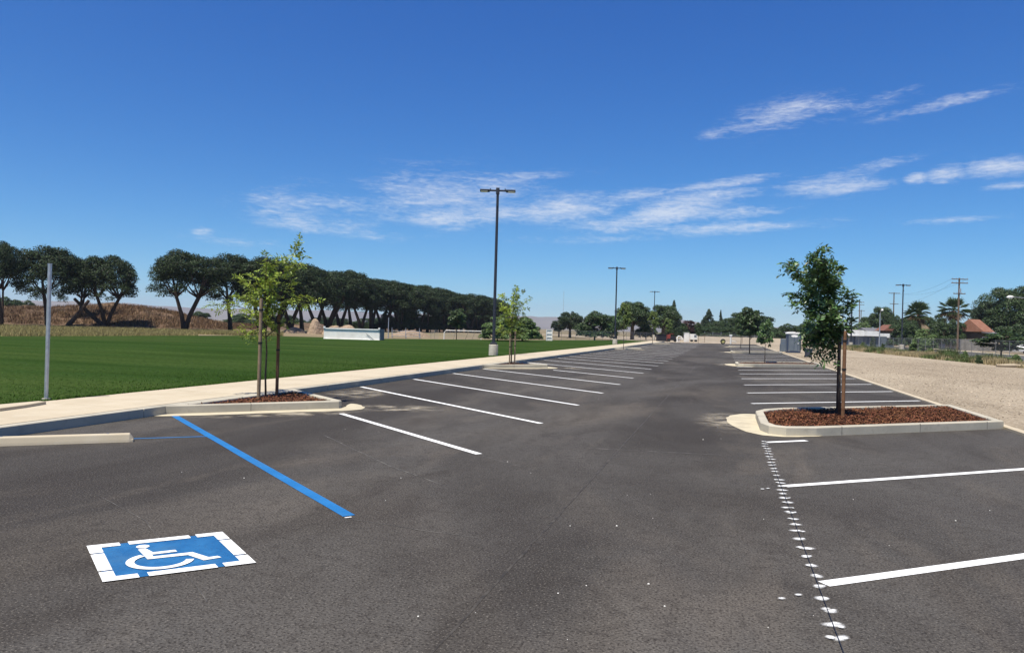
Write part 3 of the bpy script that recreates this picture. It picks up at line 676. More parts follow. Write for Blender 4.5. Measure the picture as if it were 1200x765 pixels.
mb.f.append(tuple(range(np_))); mb.f.append(tuple(reversed(range(3 * np_, 4 * np_))))
mb.build('concrete_block', m_gutter and m_conc, ws, bevel=.006)
for x in (-.6, .6): MB().tube([(x, 0, .108), (x, 0, .1135)], .016, 10).build('anchor_pin', m_galv, ws)

# bare metal post
p = at(54, 468, .15); H = hgt(57, 309.5, p.dot(FW)) - .15
mp_ = empty('metal_post', (p.x, p.y, .15), 0, 'tall bare grey galvanized metal post at the lawn edge', 'post')
MB().tube([(0, 0, -.1), (0, 0, H)], .034, 16).build('pipe', m_galv, mp_, smooth=False)
MB().tube([(0, 0, H), (0, 0, H + .012)], .037, 16).build('cap', m_galv, mp_)
MB().tube([(0, 0, 0), (0, 0, .02)], .075, 16).build('footing', m_foot, mp_)

# lamps
def lamp_post(D_loc, H, label, base_h=.9, base_r=.3, heads=(1, 1), tilt=8):
    t = empty('lamp_post', D_loc, YAW, label, 'lamp post', 'dark twin headed lamp posts around the parking lot')
    MB().tube([(0, 0, -.1), (0, 0, base_h - .03), (0, 0, base_h)], [base_r, base_r, base_r - .03], 24).build('footing', m_foot, t)
    MB().box((0, 0, base_h + .06), (.36, .36, .12)).build('base_cover', m_navy, t, bevel=.02)
    MB().tube([(0, 0, base_h + .1), (0, 0, base_h + H)], [.085, .07], 16).build('pole', m_navy, t)
    MB().box((0, 0, base_h + H), (.19, .19, .34)).build('pole_cap', m_navy, t, bevel=.01)
    MB().box((.0, -.1, base_h + H - .75), (.08, .12, .14)).build('sensor', m_navy, t)
    for sx in (-1, 1):
        a = MB().box((sx * .28, 0, base_h + H + .02), (.40, .07, .09)).box((sx * .40, 0, base_h + H + .09), (.06, .05, .08)).build('arm', m_navy, t)
        h = MB().box((sx * .70, 0, base_h + H + .01), (.52, .32, .075), tilt=('X', rad(-tilt))).build('lamp_head', m_navy, t, bevel=.01)
        MB().box((sx * .74, -.01, base_h + H - .035), (.36, .24, .03), tilt=('X', rad(-tilt))).build('lens', m_lens, h)
    return t
L1 = at(578, 416.5, .15); D1 = L1.dot(FW)
lamp_post(L1, hgt(583, 224, D1) - .15 - .6, 'tallest nearest dark lamp post on round concrete footing beside the footpath', .6, .25)
L2 = at(720.5, 403.5, .15); lamp_post(L2, hgt(722, 314.5, L2.dot(FW)) - .15 - .6, 'second dark lamp post along the left footpath, mid distance', .6, .27)
p = dist(766, 148, .15); lamp_post(p, hgt(767, 342, 148) - 1.05, 'farthest dark lamp post on the left, in front of the trees')
p = dist(1057, 100); lamp_post(p, hgt(1059.5, 333.5, 100) - 1.0, 'dark lamp post by the weedy fence on the right')
p = dist(997.5, 118); t = empty('lamp_post', p, YAW + rad(88), 'dark single shaft pole seen edge on beside the white buildings', 'lamp post')
Hh = hgt(999, 350.5, 118)
MB().tube([(0, 0, 0), (0, 0, .9)], .3, 16).build('footing', m_foot, t); MB().tube([(0, 0, .9), (0, 0, Hh)], [.12, .10], 12).build('pole', m_navy, t)
MB().box((0, 0, Hh), (.3, .3, .3)).build('pole_cap', m_navy, t)

# ---- young trees
def fronds(P, Dr, n_leaf, flen, lsize):
    """compound leaves: P start points, Dr directions"""
    out = []
    k = len(P); Dr = unit(Dr); side = unit(np.cross(Dr, np.array([0, 0, 1.0]) + .5 * RNG.normal(size=(k, 3))))
    up = np.cross(side, Dr)
    for j in range(n_leaf):
        t = (j // 2 + .6) / (n_leaf / 2.); sg = 1 if j % 2 else -1
        base = P + Dr * (flen * t) + np.array([0, 0, -.25]) * flen * t * t + 0 * up
        ld = unit(side * sg + Dr * .6 + .25 * RNG.normal(size=(k, 3)) + np.array([0, 0, -.25])); nn = unit(np.cross(ld, np.cross(up + .3 * RNG.normal(size=(k, 3)), ld)))
        w = np.cross(ld, nn); s = lsize * RNG.uniform(.7, 1.25, (k, 1))
        out.append(np.stack([base, base + ld * s * .45 + w * s * .19, base + ld * s, base + ld * s * .45 - w * s * .19], 1).reshape(-1, 3))
    return np.concatenate(out)
def px_tree(name, base_px, base_z, trunk_px, branches, leafm, barkm, label, n_per_m, seed, leaf=.085, r0=.03, spread=.35, group=None, depthj=.35, start=.15, lean=0.0, shrink=None):
    """tree described by a trunk and branch polylines (photo offsets turned into metres in the plane through the trunk, with real depth offsets)"""
    global RNG
    RNG = np.random.default_rng(seed); random.seed(seed)
    B = at(*base_px, base_z); D = B.dot(FW); k = D / FPX
    t = empty(name, B, 0, label, 'young tree', group)
    def loc(q, dep=0): x = (q[0] - base_px[0] - (base_px[1] - q[1]) * math.tan(ROLL)); z = (base_px[1] - q[1]); return Vector(RT * (x * k)) + Vector(FW * dep) + Vector((B.x, B.y, 0)).normalized() * (lean * (z * k / 3.5) ** 1.3 if z > 0 else 0) + Vector((0, 0, z * k))
    tp = [loc(q) for q in trunk_px]; mb = MB(); n = len(tp)
    mb.tube(tp, [r0 * (1 - .75 * i / (n - 1)) for i in range(n)], 10)
    Ps, Ds = [], []
    for br in branches:
        br = [(shrink[0] + (q[0] - shrink[0]) * shrink[2], shrink[1] + (q[1] - shrink[1]) * shrink[3]) for q in br] if shrink else br
        dep = random.uniform(-depthj, depthj); pts = [loc(q, dep * (i / (len(br) - 1)) ** .8) for i, q in enumerate(br)]
        mb.tube(pts, [r0 * .38 * (1 - .8 * i / (len(pts) - 1)) + .002 for i in range(len(pts))], 6)
        for a, b in zip(pts, pts[1:]):
            L = (b - a).length; m = max(2, int(L * n_per_m)); first = a is pts[0]
            for i in range(m):
                f = (i + random.random()) / m
                if first and f < start: continue
                q = a + (b - a) * f; dr = (b - a).normalized() * .6 + Vector((random.gauss(0, .6), random.gauss(0, .6), random.gauss(-.05, .4)))
                off = Vector((random.gauss(0, 1), random.gauss(0, 1), random.gauss(0, .8))) * spread * .38
                if random.random() < .3: mb.tube([q, q + off], [.004, .002], 4, cap=False)
                Ps.append(q + off); Ds.append(dr)
    tr = mb.build('trunk', barkm, t, smooth=True)
    V = fronds(np.array([tuple(p) for p in Ps]), np.array([tuple(p) for p in Ds]), 8, .16, leaf)
    raw_mesh('crown', V, 0, leafm, t)
    return t
px_tree('young_tree', (311.4, 464.5), .12, [(311.4, 466), (311, 440), (312.5, 412), (311.5, 391), (311, 360), (311, 325), (312, 298)],
        [[(311, 345), (333, 322), (350, 298), (361, 278)], [(311, 330), (318, 310), (327, 300), (337, 296)], [(311, 360), (324, 344), (336, 332), (344, 312), (352, 297)], [(312, 330), (313, 310), (312, 296)],
         [(311, 352), (295, 336), (283, 331), (268, 325)], [(311, 362), (297, 352), (285, 345)], [(311, 380), (290, 362), (270, 357), (253, 360)], [(311, 365), (336, 352), (352, 346), (375, 349)],
         [(311, 385), (300, 388), (292, 383)], [(311, 392), (302, 391), (298, 394)], [(312, 395), (325, 380), (333, 373)], [(311, 375), (312, 350), (313, 330)], [(312, 380), (322, 362), (340, 352), (353, 356)],
         [(311, 345), (300, 325), (296, 320)], [(311, 372), (296, 368), (288, 370)], [(311, 370), (320, 340), (322, 322)], [(311, 388), (308, 365), (305, 345)], [(312, 385), (316, 368), (322, 352)], [(311, 358), (286, 350), (275, 347)]],
        m_leaf_y, m_bark, 'slender young tree with yellow green leaves between two stakes on the nearest left island', 34, 21, leaf=.085, r0=.022, spread=.11, depthj=.5, shrink=(314, 380, .92, .97))
px_tree('young_tree', (984, 487), .12, [(984, 489), (983.5, 450), (984, 420), (982, 395), (978, 365), (968, 338), (962, 316), (955, 296)],
        [[(978, 365), (950, 330), (935, 312), (924, 301)], [(968, 338), (958, 310), (951, 290)], [(968, 338), (975, 315), (977, 302)], [(978, 365), (984, 335), (986, 316)], [(980, 380), (988, 360), (993, 356), (990, 340)],
         [(980, 380), (955, 355), (931, 341)], [(980, 385), (958, 365), (940, 353)], [(982, 400), (960, 382), (943, 368)], [(982, 405), (965, 392), (948, 388)], [(983, 412), (965, 402), (947, 400)],
         [(984, 420), (978, 424), (972, 426)], [(984, 410), (978, 412), (966, 418)], [(968, 338), (950, 322), (938, 322)], [(962, 316), (945, 300), (937, 298)], [(968, 338), (975, 330), (980, 322)],
         [(978, 365), (965, 345), (955, 335)], [(982, 395), (972, 375), (965, 358)], [(984, 405), (990, 385), (996, 372)], [(984, 412), (975, 398), (970, 390)], [(980, 380), (972, 350), (970, 320)], [(980, 375), (962, 350), (950, 345)], [(982, 398), (962, 392), (960, 398)], [(984, 400), (990, 392), (988, 375)], [(962, 316), (965, 302), (968, 296)], [(966, 325), (955, 315), (945, 312)]],
        m_leaf_m, m_bark, 'leafy green young tree leaning left over the big mulch island', 66, 22, leaf=.10, r0=.03, spread=.19, depthj=.5, lean=-.1, shrink=(962, 385, .80, .92))
px_tree('young_tree', (599, 426), .12, [(599, 427), (600, 400), (600, 375), (602, 355)],
        [[(600, 385), (594, 360), (590, 344)], [(600, 380), (603, 355), (606, 338)], [(601, 385), (608, 368), (614, 355), (620, 350)], [(600, 392), (590, 385), (585, 388)], [(600, 375), (592, 362), (586, 362)], [(601, 390), (608, 388), (611, 382)], [(600, 392), (600, 375), (601, 358)], [(601, 380), (607, 372), (611, 366)], [(600, 388), (594, 376), (590, 370)], [(602, 365), (606, 350), (604, 341)]],
        m_leaf_y, m_bark, 'thin sparse yellow green sapling on the second left island beside the tallest lamp post', 26, 23, leaf=.12, r0=.03, spread=.28, depthj=.5)
def stake(px, py, D_or_z, top_py, m, label, r=.028):
    p = at(px, py, D_or_z); H = hgt(px, top_py, p.dot(FW)) - p.z
    t = empty('tree_stake', p, 0, label, 'tree stake', 'wooden stakes beside the young trees')
    MB().tube([(0, 0, -.1), (0, 0, H - .02), (0, 0, H)], [r, r * .97, r * .8], 12).build('pole', m, t)
    for f in (.88, .55): MB().tube([(0, 0, H * f), (0, 0, H * f + .035)], r * 1.25, 10).build('rubber_tie', m_rubber, t)
stake(303, 467, .12, 350, m_stake_g, 'pale wooden stake left of the yellow green young tree', .036)
stake(324.3, 463.5, .12, 368, m_stake, 'darker wooden stake right of the yellow green young tree', .034)
stake(987.6, 489.5, .12, 388, m_stake, 'sunlit reddish wooden stake nearest on the big mulch island', .034)
stake(981.5, 484.5, .12, 392, m_stake_d, 'shade-toned wooden stake behind the sunlit one on the big mulch island', .034)
stake(597, 427.2, .12, 390, m_stake_g, 'left wooden stake of the sapling beside the tallest lamp post', .03)
stake(603, 427, .12, 388, m_stake_g, 'right wooden stake of the sapling beside the tallest lamp post', .03)

# generic mid-distance crowns ------------------------------------------------
def tree_proto(kind, seed, leafm, barkm, n_clump, leafn, lsize):
    """unit tree: 1 m tall, crown radius ~.5; returns list of (part name, mesh)"""
    global RNG
    RNG = np.random.default_rng(seed); random.seed(seed)
    C, R = [], []
    if kind == 'round':
        for i in range(n_clump):
            d = unit(RNG.normal(size=(1, 3)))[0]; r = RNG.uniform(.35, 1) ** .5
            C.append((d[0] * .40 * r, d[1] * .40 * r, .60 + d[2] * .31 * r)); R.append(RNG.choice([.06, .085, .11, .15]))
    elif kind == 'bush':
        for i in range(n_clump):
            d = unit(RNG.normal(size=(1, 3)))[0]; d[2] = abs(d[2]); r = RNG.uniform(.3, 1) ** .5
            C.append((d[0] * .43 * r, d[1] * .43 * r, .10 + d[2] * .78 * r)); R.append(RNG.choice([.065, .09, .12, .15]))
    elif kind == 'young':
        for i in range(n_clump):
            d = unit(RNG.normal(size=(1, 3)))[0]; r = RNG.uniform(.2, 1) ** .5
            C.append((d[0] * .30 * r, d[1] * .30 * r, .64 + d[2] * .32 * r)); R.append(RNG.uniform(.06, .13))
    elif kind == 'conifer':
        for i in range(n_clump):
            h = (i + .5) / n_clump; a = random.uniform(0, 6.28); rr = (1 - h) * .40 * random.uniform(.5, 1.15)
            C.append((rr * math.cos(a), rr * math.sin(a), .12 + .85 * h)); R.append(.045 + .09 * (1 - h))
    elif kind == 'pine':
        for i in range(n_clump):
            a = random.uniform(0, 6.28); r = math.sqrt(random.random()) * .43; top = math.sqrt(max(0, 1 - (r / .5) ** 2))
            lo = .40 - .10 * (r > .22) + .08 * random.random(); hi = .50 + .42 * top
            z = lo + (hi - lo) * random.random() ** .45
            lump = .9 + .2 * math.sin(a * 3 + seed) * (r > .2)
            C.append((r * math.cos(a) * lump, r * math.sin(a) * lump, z)); R.append(random.choice([.055, .075, .095, .12]))
    C = np.array(C); R = np.array(R)
    V = clump_leaves(C, R, leafn, lsize, .6 if kind != 'pine' else .5, flat=.85 if kind != 'pine' else .75)
    mb = MB()
    if kind == 'pine':
        forks = (seed % 3) + 1
        for j in range(forks):
            a = random.uniform(0, 6.28); lean = random.uniform(.10, .2)
            lean = lean * (.5 if forks == 1 else 1); pts = [(0, 0, -.02), (lean * .35 * math.cos(a), lean * .35 * math.sin(a), .18), (lean * math.cos(a), lean * math.sin(a), .40), (lean * 1.5 * math.cos(a), lean * 1.5 * math.sin(a), .62)]
            mb.tube(pts, [.036, .026, .02, .01], 7)
            for q in range(5):
                b = random.uniform(0, 6.28); s = Vector(pts[2]); e = s + Vector((.22 * math.cos(b), .22 * math.sin(b), random.uniform(.12, .3))); mb.tube([s, (s + e) / 2 + Vector((0, 0, -.02)), e], [.014, .01, .004], 5)
    else:
        base = {'round': .05, 'bush': .02, 'young': .014, 'conifer': .03}[kind]
        mb.tube([(0, 0, -.03), (.005, 0, .3), (0, .01, .6), (0, 0, .85)], [base, base * .8, base * .45, base * .12], 8)
        for q in range(9):
            z0 = random.uniform(.25, .6); b = random.uniform(0, 6.28); L = random.uniform(.15, .3); s = Vector((0, 0, z0)); e = s + Vector((L * math.cos(b), L * math.sin(b), L * .7)); mb.tube([s, e], [base * .4, base * .08], 5)
    return V, mb, leafm, barkm
PROTO = {}
def proto_tree(key, *args):
    V, mb, lm, bm = tree_proto(*args)
    t = empty('tree_source'); tr = mb.build('trunk', bm, t, smooth=True); cr = raw_mesh('crown', V, 0, lm, t)
    PROTO[key] = [(tr.data, 'trunk'), (cr.data, 'crown')]
    for o in (tr, cr, t): bpy.data.objects.remove(o)
proto_tree('roundA', 'round', 31, m_leaf_d, m_bark, 75, 6000, .05) if False else None
def mk(key, kind, seed, lm, bm, nc, ln, ls): proto_tree(key, kind, seed, lm, bm, nc, ln, ls)
mk('round1', 'round', 31, m_leaf_d, m_bark, 80, 4900, .030)
mk('round2', 'round', 32, m_leaf_k, m_bark, 80, 4900, .030)
mk('round3', 'round', 33, m_leaf_m, m_bark, 70, 4500, .032)
mk('bush1', 'bush', 34, m_leaf_d, m_bark, 80, 4900, .034)
mk('bush2', 'bush', 35, m_leaf_b, m_bark, 85, 4900, .038)
mk('conifer1', 'conifer', 36, m_leaf_k, m_bark, 110, 4900, .028)
mk('purple', 'round', 37, m_leaf_p, m_bark, 60, 4500, .032)
mk('young1', 'young', 38, m_leaf_d, m_bark, 46, 3000, .045)
mk('young3', 'young', 41, m_leaf_m, m_bark, 30, 2000, .055)
mk('young2', 'young', 39, m_leaf_o, m_bark, 34, 1900, .055)
mk('bigdark', 'round', 40, m_leaf_d, m_bark, 85, 4900, .022)
for i in range(4): mk('pine%d' % i, 'pine', 50 + i, m_needle, m_bark_d, 160, 5400, .021)
def put_tree(key, p, H, Wd, label, cat='tree', group=None, name='tree', rz=None):
    t = empty(name, p, random.uniform(0, 6.28) if rz is None else rz, label, cat, group)
    for me, nm in PROTO[key]:
        o = bpy.data.objects.new(nm, me); COL.objects.link(o); o.parent = t; o.scale = (Wd, Wd, H)
    return t
def tree_px(key, px, top, Wpx, D, label, gz=0.0, name='tree', cat='tree', group=None, base=None, wk=1.0):
    if base is not None: D = at(px, base, gz).dot(FW)
    p = dist(px, D, gz); H = (hgt(px, top, D) - gz) * 1.03; Wd = Wpx * D / FPX * wk
    return put_tree(key, p, H, Wd, label, cat, group, name)

# umbrella pines
PG = 'row of umbrella pines behind the lawn'
PINES = [(2, 281, 40, 99, 'umbrella pine cut off by the left edge of the view'), (56, 288, 76, 104, 'umbrella pine with wide crown behind the bare metal post'), (92, 301, 44, 116, 'lower umbrella pine filling the gap right of the metal post'),
         (124, 297, 64, 108, 'umbrella pine with leaning trunks at the right end of the left clump'), (216, 292, 70, 104, 'umbrella pine standing first right of the open gap in the row'), (270, 297, 66, 110, 'umbrella pine behind the left branches of the yellow green young tree')]
random.seed(4)
px = 305; i = 1
while px < 585:
    D = 112 + (px - 300) * (112 / 280.) + random.uniform(-4, 4)
    top = 305 + (px - 305) * (47 / 280.) - 3 + random.uniform(-3, 3) if px < 420 else 322 + (px - 420) * (28 / 165.) + random.uniform(-2, 2)
    PINES.append((px, top, 9.6 / D * FPX * random.uniform(.95, 1.2), D, f'umbrella pine in the receding row, {ORD[i]} one right of the yellow green young tree stem'))
    px += 5600 / D / 1.75 ** 1 * random.uniform(.9, 1.1) * .62; i += 1
for i, (px, top, w, D, lab) in enumerate(PINES):
    t = tree_px('pine%d' % (i % 4), px, top, w, D, lab, group=PG, name='pine_tree', wk=1.28)
# leaning fallen-looking trunks of the left clump
for (a, b, D, lab) in (((125, 386), (86, 350), 107.5, 'long bare trunk leaning left under the left pine clump'), ((77, 385), (103, 352), 103.5, 'bare trunk leaning right under the left pine clump')):
    pa = dist(a[0], D, 0); pb = dist(b[0], D, hgt(b[0], b[1], D))
    t = empty('leaning_trunk', pa, 0, lab, 'tree trunk'); MB().tube([(0, 0, -.1), Vector((pb - pa) * .5) + Vector((0, 0, -.15)), pb - pa], [.36, .28, .2], 8).build('trunk', m_bark_d, t)

# lot trees further away
YG = 'young lot trees in the planting islands'
tree_px('young3', 897, 376, 26, 0, 'small young tree on the second right island in front of the portable toilet', base=425, gz=.1, name='young_tree', cat='young tree', group=YG, wk=1.15)
tree_px('young1', 879, 361, 32, 0, 'round young tree on the third right island', base=413.5, gz=.1, name='young_tree', cat='young tree', group=YG, wk=1.5)
tree_px('young1', 868.5, 370, 20, 0, 'young tree on the farthest right island', base=407, gz=.1, name='young_tree', cat='young tree', group=YG, wk=1.3)
tree_px('young2', 731, 357, 20, 0, 'young tree on the third left island beside the second lamp post', base=408, gz=.15, name='young_tree', cat='young tree', group=YG, wk=1.3)
tree_px('young2', 765, 366, 16, 0, 'young tree on the fourth left island in front of the far trees', base=402, gz=.15, name='young_tree', cat='young tree', group=YG, wk=1.3)
tree_px('young2', 782, 374, 14, 0, 'small young tree by the far end of the footpath', base=400.5, gz=.15, name='young_tree', cat='young tree', group=YG, wk=1.3)
tree_px('young1', 818.5, 378, 11, 0, 'tiny young tree at the far end of the lot', base=402, gz=0, name='young_tree', cat='young tree', group=YG, wk=1.3)
# field-side planting
tree_px('young1', 535, 362, 26, 0, 'young green tree standing on the far lawn edge in front of the pines', base=398, gz=.1, name='young_tree', cat='young tree', wk=1.5)
for px, top, w, D, lab in ((583, 368, 40, 84, 'left half of the pale green shrub clump behind the tallest lamp post'), (612, 369, 44, 86, 'right half of the pale green shrub clump behind the tallest lamp post'), (598, 372, 40, 90, 'middle back shrub of the pale green clump by the lawn')):
    tree_px('bush2', px, top, w, D, lab, .1, 'shrub', 'shrub', 'pale green shrubs at the lawn end', wk=1.1)
TG = 'trees at the far end of the parking lot'
FAR = [('round2', 668, 363, 30, 150, 'dark round tree left of the big shrub at the field end'), ('round2', 655, 374, 18, 160, 'small dark tree leftmost beyond the white field panel'), ('bush1', 697, 361, 46, 118, 'broad low tree with foliage to the ground left of the second lamp post'),
       ('round3', 722, 368, 26, 140, 'light green tree just left of the second lamp post'), ('round1', 741, 354, 44, 150, 'tall rounded green tree right of the second lamp post'), ('bush1', 757, 371, 24, 152, 'low dark tree between the two far lamp posts'),
       ('round1', 777, 358, 38, 158, 'green tree behind the farthest left lamp post'), ('conifer1', 789, 353, 22, 165, 'pointed dark conifer rising behind the far lamp post'), ('bush1', 790, 374, 34, 170, 'low green tree above the red and black machine'), ('purple', 806, 375, 28, 178, 'purple leaved tree right of the conifer'),
       ('bush1', 818, 377, 26, 200, 'low green tree behind the white box'), ('conifer1', 830, 363, 30, 205, 'broad pointed conifer left of the lot centre'), ('bush1', 839, 374, 28, 200, 'bushy tree in the middle of the far tree line'), ('conifer1', 844, 364, 11, 207, 'slender spire conifer in the far tree line'),
       ('bush1', 853, 371, 28, 203, 'dark rounded tree right of the spire conifer'), ('round1', 868, 367, 34, 190, 'large rounded tree behind the lot trees on the right'), ('round2', 884, 364, 40, 195, 'large dark tree behind the round young tree'), ('bush1', 905, 381, 30, 190, 'low tree between the lot tree and the portable toilet'),
       ('bush1', 926, 377, 34, 180, 'dark tree directly behind the portable toilet'), ('bush1', 951, 374, 40, 175, 'wide tree right of the portable toilet'), ('bush1', 976, 378, 34, 175, 'tree seen behind the lower crown of the leaning young tree'), ('round2', 815, 385, 24, 190, 'low dark shrubby tree above the white boxes'),
       ('bush1', 862, 380, 36, 185, 'pale green low tree in front of the far tree line'), ('bush1', 834, 381, 34, 188, 'low olive tree above the dark fence'), ('bush1', 885, 383, 32, 186, 'low tree behind the second right island tree')]
for k, px, top, w, D, lab in FAR: tree_px(k, px, top, w, D, lab, -.03, group=TG, wk=1.15)
RG = 'trees around the houses on the right'
RIGHT = [('bush1', 1003, 377, 26, 190, 'low tree left of the utility poles'), ('bush1', 1021, 364, 26, 185, 'bright green tree above the white buildings'), ('round1', 1033, 360, 28, 180, 'tree rising behind the street light'), ('bush1', 1048, 366, 24, 178, 'dark tree left of the lamp post on the right'),
         ('bush2', 1012, 374, 20, 175, 'olive tree behind the white buildings'), ('bush1', 1060, 374, 34, 128, 'very dark tree behind the right lamp post'), ('bush1', 1067, 365, 26, 140, 'dark tree under the left palm'), ('bush2', 1082, 383, 26, 120, 'olive green shrub right of the right lamp post'),
         ('bush1', 1096, 364, 30, 150, 'dark tree between the two palms'), ('bush1', 1068, 372, 26, 124, 'dark shrub hiding the trunk of the left palm'), ('bush1', 1119, 371, 24, 132, 'dark foliage hiding the trunk of the right palm'), ('bush1', 1106, 374, 30, 128, 'dark shrub in front of the right palm'), ('bush1', 1130, 384, 22, 150, 'shrub by the house with the orange roof'), ('bigdark', 1170, 338, 56, 142, 'left half of the huge dark tree at the right edge'), ('bigdark', 1199, 336, 62, 140, 'right half of the huge dark tree cut off by the right edge'),
         ('bush1', 1188, 376, 40, 134, 'dark undergrowth below the huge tree on the right'), ('bush1', 1212, 378, 44, 132, 'dark hedge at the right edge below the huge tree'), ('round2', 1156, 349, 32, 143, 'dark lobe of foliage left of the huge tree')]
for k, px, top, w, D, lab in RIGHT: tree_px(k, px, top, w, D, lab, -.03, group=RG, wk=1.15)
LEFTBG = [('bush1', 8, 345, 34, 150, 'distant dark tree behind the hill at the left edge'), ('bush1', 30, 349, 26, 155, 'distant dark tree left of the metal post'), ('bush1', -14, 350, 34, 150, 'distant tree outside the left edge'), ('bush1', 165, 356, 9, 230, 'small shrub on the brown hill crest'), ('bush1', 188, 358, 5, 240, 'tiny tree on the brown hill top right'),
          ('bush1', 233, 363, 26, 210, 'distant dark tree behind the first pine right of the gap'), ('bush1', 285, 366, 40, 230, 'distant tree line patch behind the pines'), ('bush1', 330, 367, 44, 240, 'far green tree behind the pine trunks'), ('bush1', 385, 370, 50, 260, 'far low tree above the white container'), ('bush1', 440, 371, 50, 280, 'far low tree right of the white container')]
for k, px, top, w, D, lab in LEFTBG: tree_px(k, px, top, w, D, lab, -.03, group='distant trees on the left', wk=1.15)

UG = 'dark shrubs beneath the receding pine row'
random.seed(12)
for i in range(13):
    px = 452 + i * 10.5; D = 172 + i * 5.2
    tree_px('bush1' if i % 3 else 'conifer1', px, 366 + random.uniform(-8, 4), 26, D, f'dark shrub beneath the receding pine row, {ORD[i + 1]} from the left', -.03, 'shrub', 'shrub', UG, wk=1.3)
for i in range(9):
    px = 300 + i * 17; tree_px('bush1', px, 375 + random.uniform(-2, 2), 24, 190, f'low far hedge bush seen between the pine trunks, {ORD[i + 1]} from the left', -.03, 'shrub', 'shrub', 'low hedge behind the pine trunks', wk=1.3)
# roadside weeds small trees
for px, base, top, w, lab in ((1012, 408.5, 400, 8, 'pale weed bush left of the dark shrub by the white buildings'), (1090, 417.5, 407, 14, 'weed bush a little right of the grey green bush'), (1112, 420, 411, 12, 'small weed bush in front of the trash bin across the street'), (1131, 422.5, 410, 10, 'upright weed bush left of the bright green spreading tree'), (1190, 429, 414, 18, 'rounded weed bush at the right edge behind the log')):
    tree_px('bush2', px, top, w, 0, lab, base=base, gz=0, name='shrub', cat='shrub')
tree_px('young1', 1174, 389, 44, 0, 'small bright green spreading tree among the weeds on the right', base=424, gz=.0, wk=1.9)
tree_px('bush2', 1078, 394, 24, 0, 'pale grey green bush against the chain link fence', base=415, gz=0, name='shrub', cat='shrub')
tree_px('bush1', 1023, 393, 7, 0, 'small dark green shrub beside the white buildings', base=408, gz=0, name='shrub', cat='shrub')
tree_px('bush1', 1035, 401, 6, 0, 'little weed bush left of the right lamp footing', base=413.5, gz=0, name='shrub', cat='shrub')
tree_px('bush1', 1148, 415, 9, 0, 'low dark weed clump at the gravel edge', base=427.5, gz=0, name='shrub', cat='shrub')

# ---- palms
def palm(px, top, D, label, seed, W=34):
    random.seed(seed); p = dist(px, D, -.03); H = hgt(px, top, D); k = D / FPX; R = W * k / 2
    t = empty('palm_tree', p, 0, label, 'palm tree', 'fan palms between the houses')
    ch = H - R * .85
    MB().tube([(0, 0, -.1), (.1, 0, ch * .5), (0, 0, ch)], [.33, .24, .2], 10).build('trunk', m_util, t)
    mb = MB(); th = MB()
    def frond(m, a, el, L, wd, n=9):
        d = Vector((math.cos(a) * math.cos(el), math.sin(a) * math.cos(el), math.sin(el))); s = d.cross(Vector((0, 0, 1))).normalized(); up = s.cross(d)
        o = Vector((0, 0, ch)); c = o + d * L * .45; m.tube([o, c], [.03, .02], 4, cap=False)
        for i in range(n):
            f = (i / (n - 1) - .5) * 2.3; q = (d * math.cos(f) + s * math.sin(f)); e = c + q * L * .6 + Vector((0, 0, -.18 * L * (abs(f) * .5 + .5))); w = (q.cross(up)).normalized() * wd
            m.add([c - w * .4, c + w * .4, c + q * L * .3 + w, e, c + q * L * .3 - w], [(0, 1, 2, 3, 4)])
    for i in range(46):
        frond(mb, random.uniform(0, 6.28), random.uniform(-.35, 1.45), R * random.uniform(.85, 1.1), .07)
    for i in range(44): frond(th, random.uniform(0, 6.28), random.uniform(-1.35, -.35), R * random.uniform(.6, .95), .06, 6)
    mb.build('crown', m_palm, t); th.build('dead_skirt', m_thatch, t)
palm(1075.5, 353, 132, 'fan palm on the left with tan dead skirt, right of the lamp post', 1, 34)
palm(1117, 348.5, 136, 'fan palm just left of the tall utility pole, with larger dead skirt', 2, 36)

# ---- utility poles
UP = []
def upole(px, top, D, arms, label, aw=17):
    p = dist(px, D, -.03); H = hgt(px, top, D); k = D / FPX
    t = empty('utility_pole', p, YAW, label, 'utility pole', 'wooden utility poles along the street')
    MB().tube([(0, 0, -.1), (0, 0, H)], [.17, .12], 10).build('pole', m_util, t)
    for (ay_, w) in arms:
        z = hgt(px, ay_, D); MB().box((0, -.14, z), (w * k, .11, .13)).build('crossarm', m_util, t)
        for f in (-.46, -.2, .2, .46): MB().tube([(f * w * k, -.14, z + .06), (f * w * k, -.14, z + .22)], .05, 6).build('insulator', m_galv, t)
    if px > 1100: MB().tube([(0, -.3, hgt(px, 338, D)), (0, -.3, hgt(px, 343, D))], .16, 10).build('transformer', m_galv, t)
    UP.append((p, [hgt(px, a[0], D) for a in arms], [a[1] * k for a in arms]))
upole(1122.5, 325.5, 124, [(327, 19), (331.5, 19), (344, 14)], 'tallest utility pole with three crossarms right of the right palm')
upole(1046.5, 342.5, 190, [(343.5, 13), (356, 10)], 'utility pole with two crossarms left of the right lamp post')
upole(1006.5, 352.5, 235, [(354, 10), (357, 10)], 'distant utility pole just right of the dark edge on pole')
upole(1008.5, 363, 270, [(364, 8)], 'shorter distant utility pole behind the white buildings')
upole(995.5, 367.5, 300, [(368.5, 5)], 'faintest distant utility pole by the leaning young tree')
def wire(a, b, sag, label, r=.011):
    pts = [a + (b - a) * (i / 14) + Vector((0, 0, -sag * 4 * (i / 14) * (1 - i / 14))) for i in range(15)]
    o = MB().tube(pts, r, 4).build('power_line', m_cable); tag(o, label, 'cable', 'overhead cables between the utility poles')
ext = dist(1330, 88, 0)
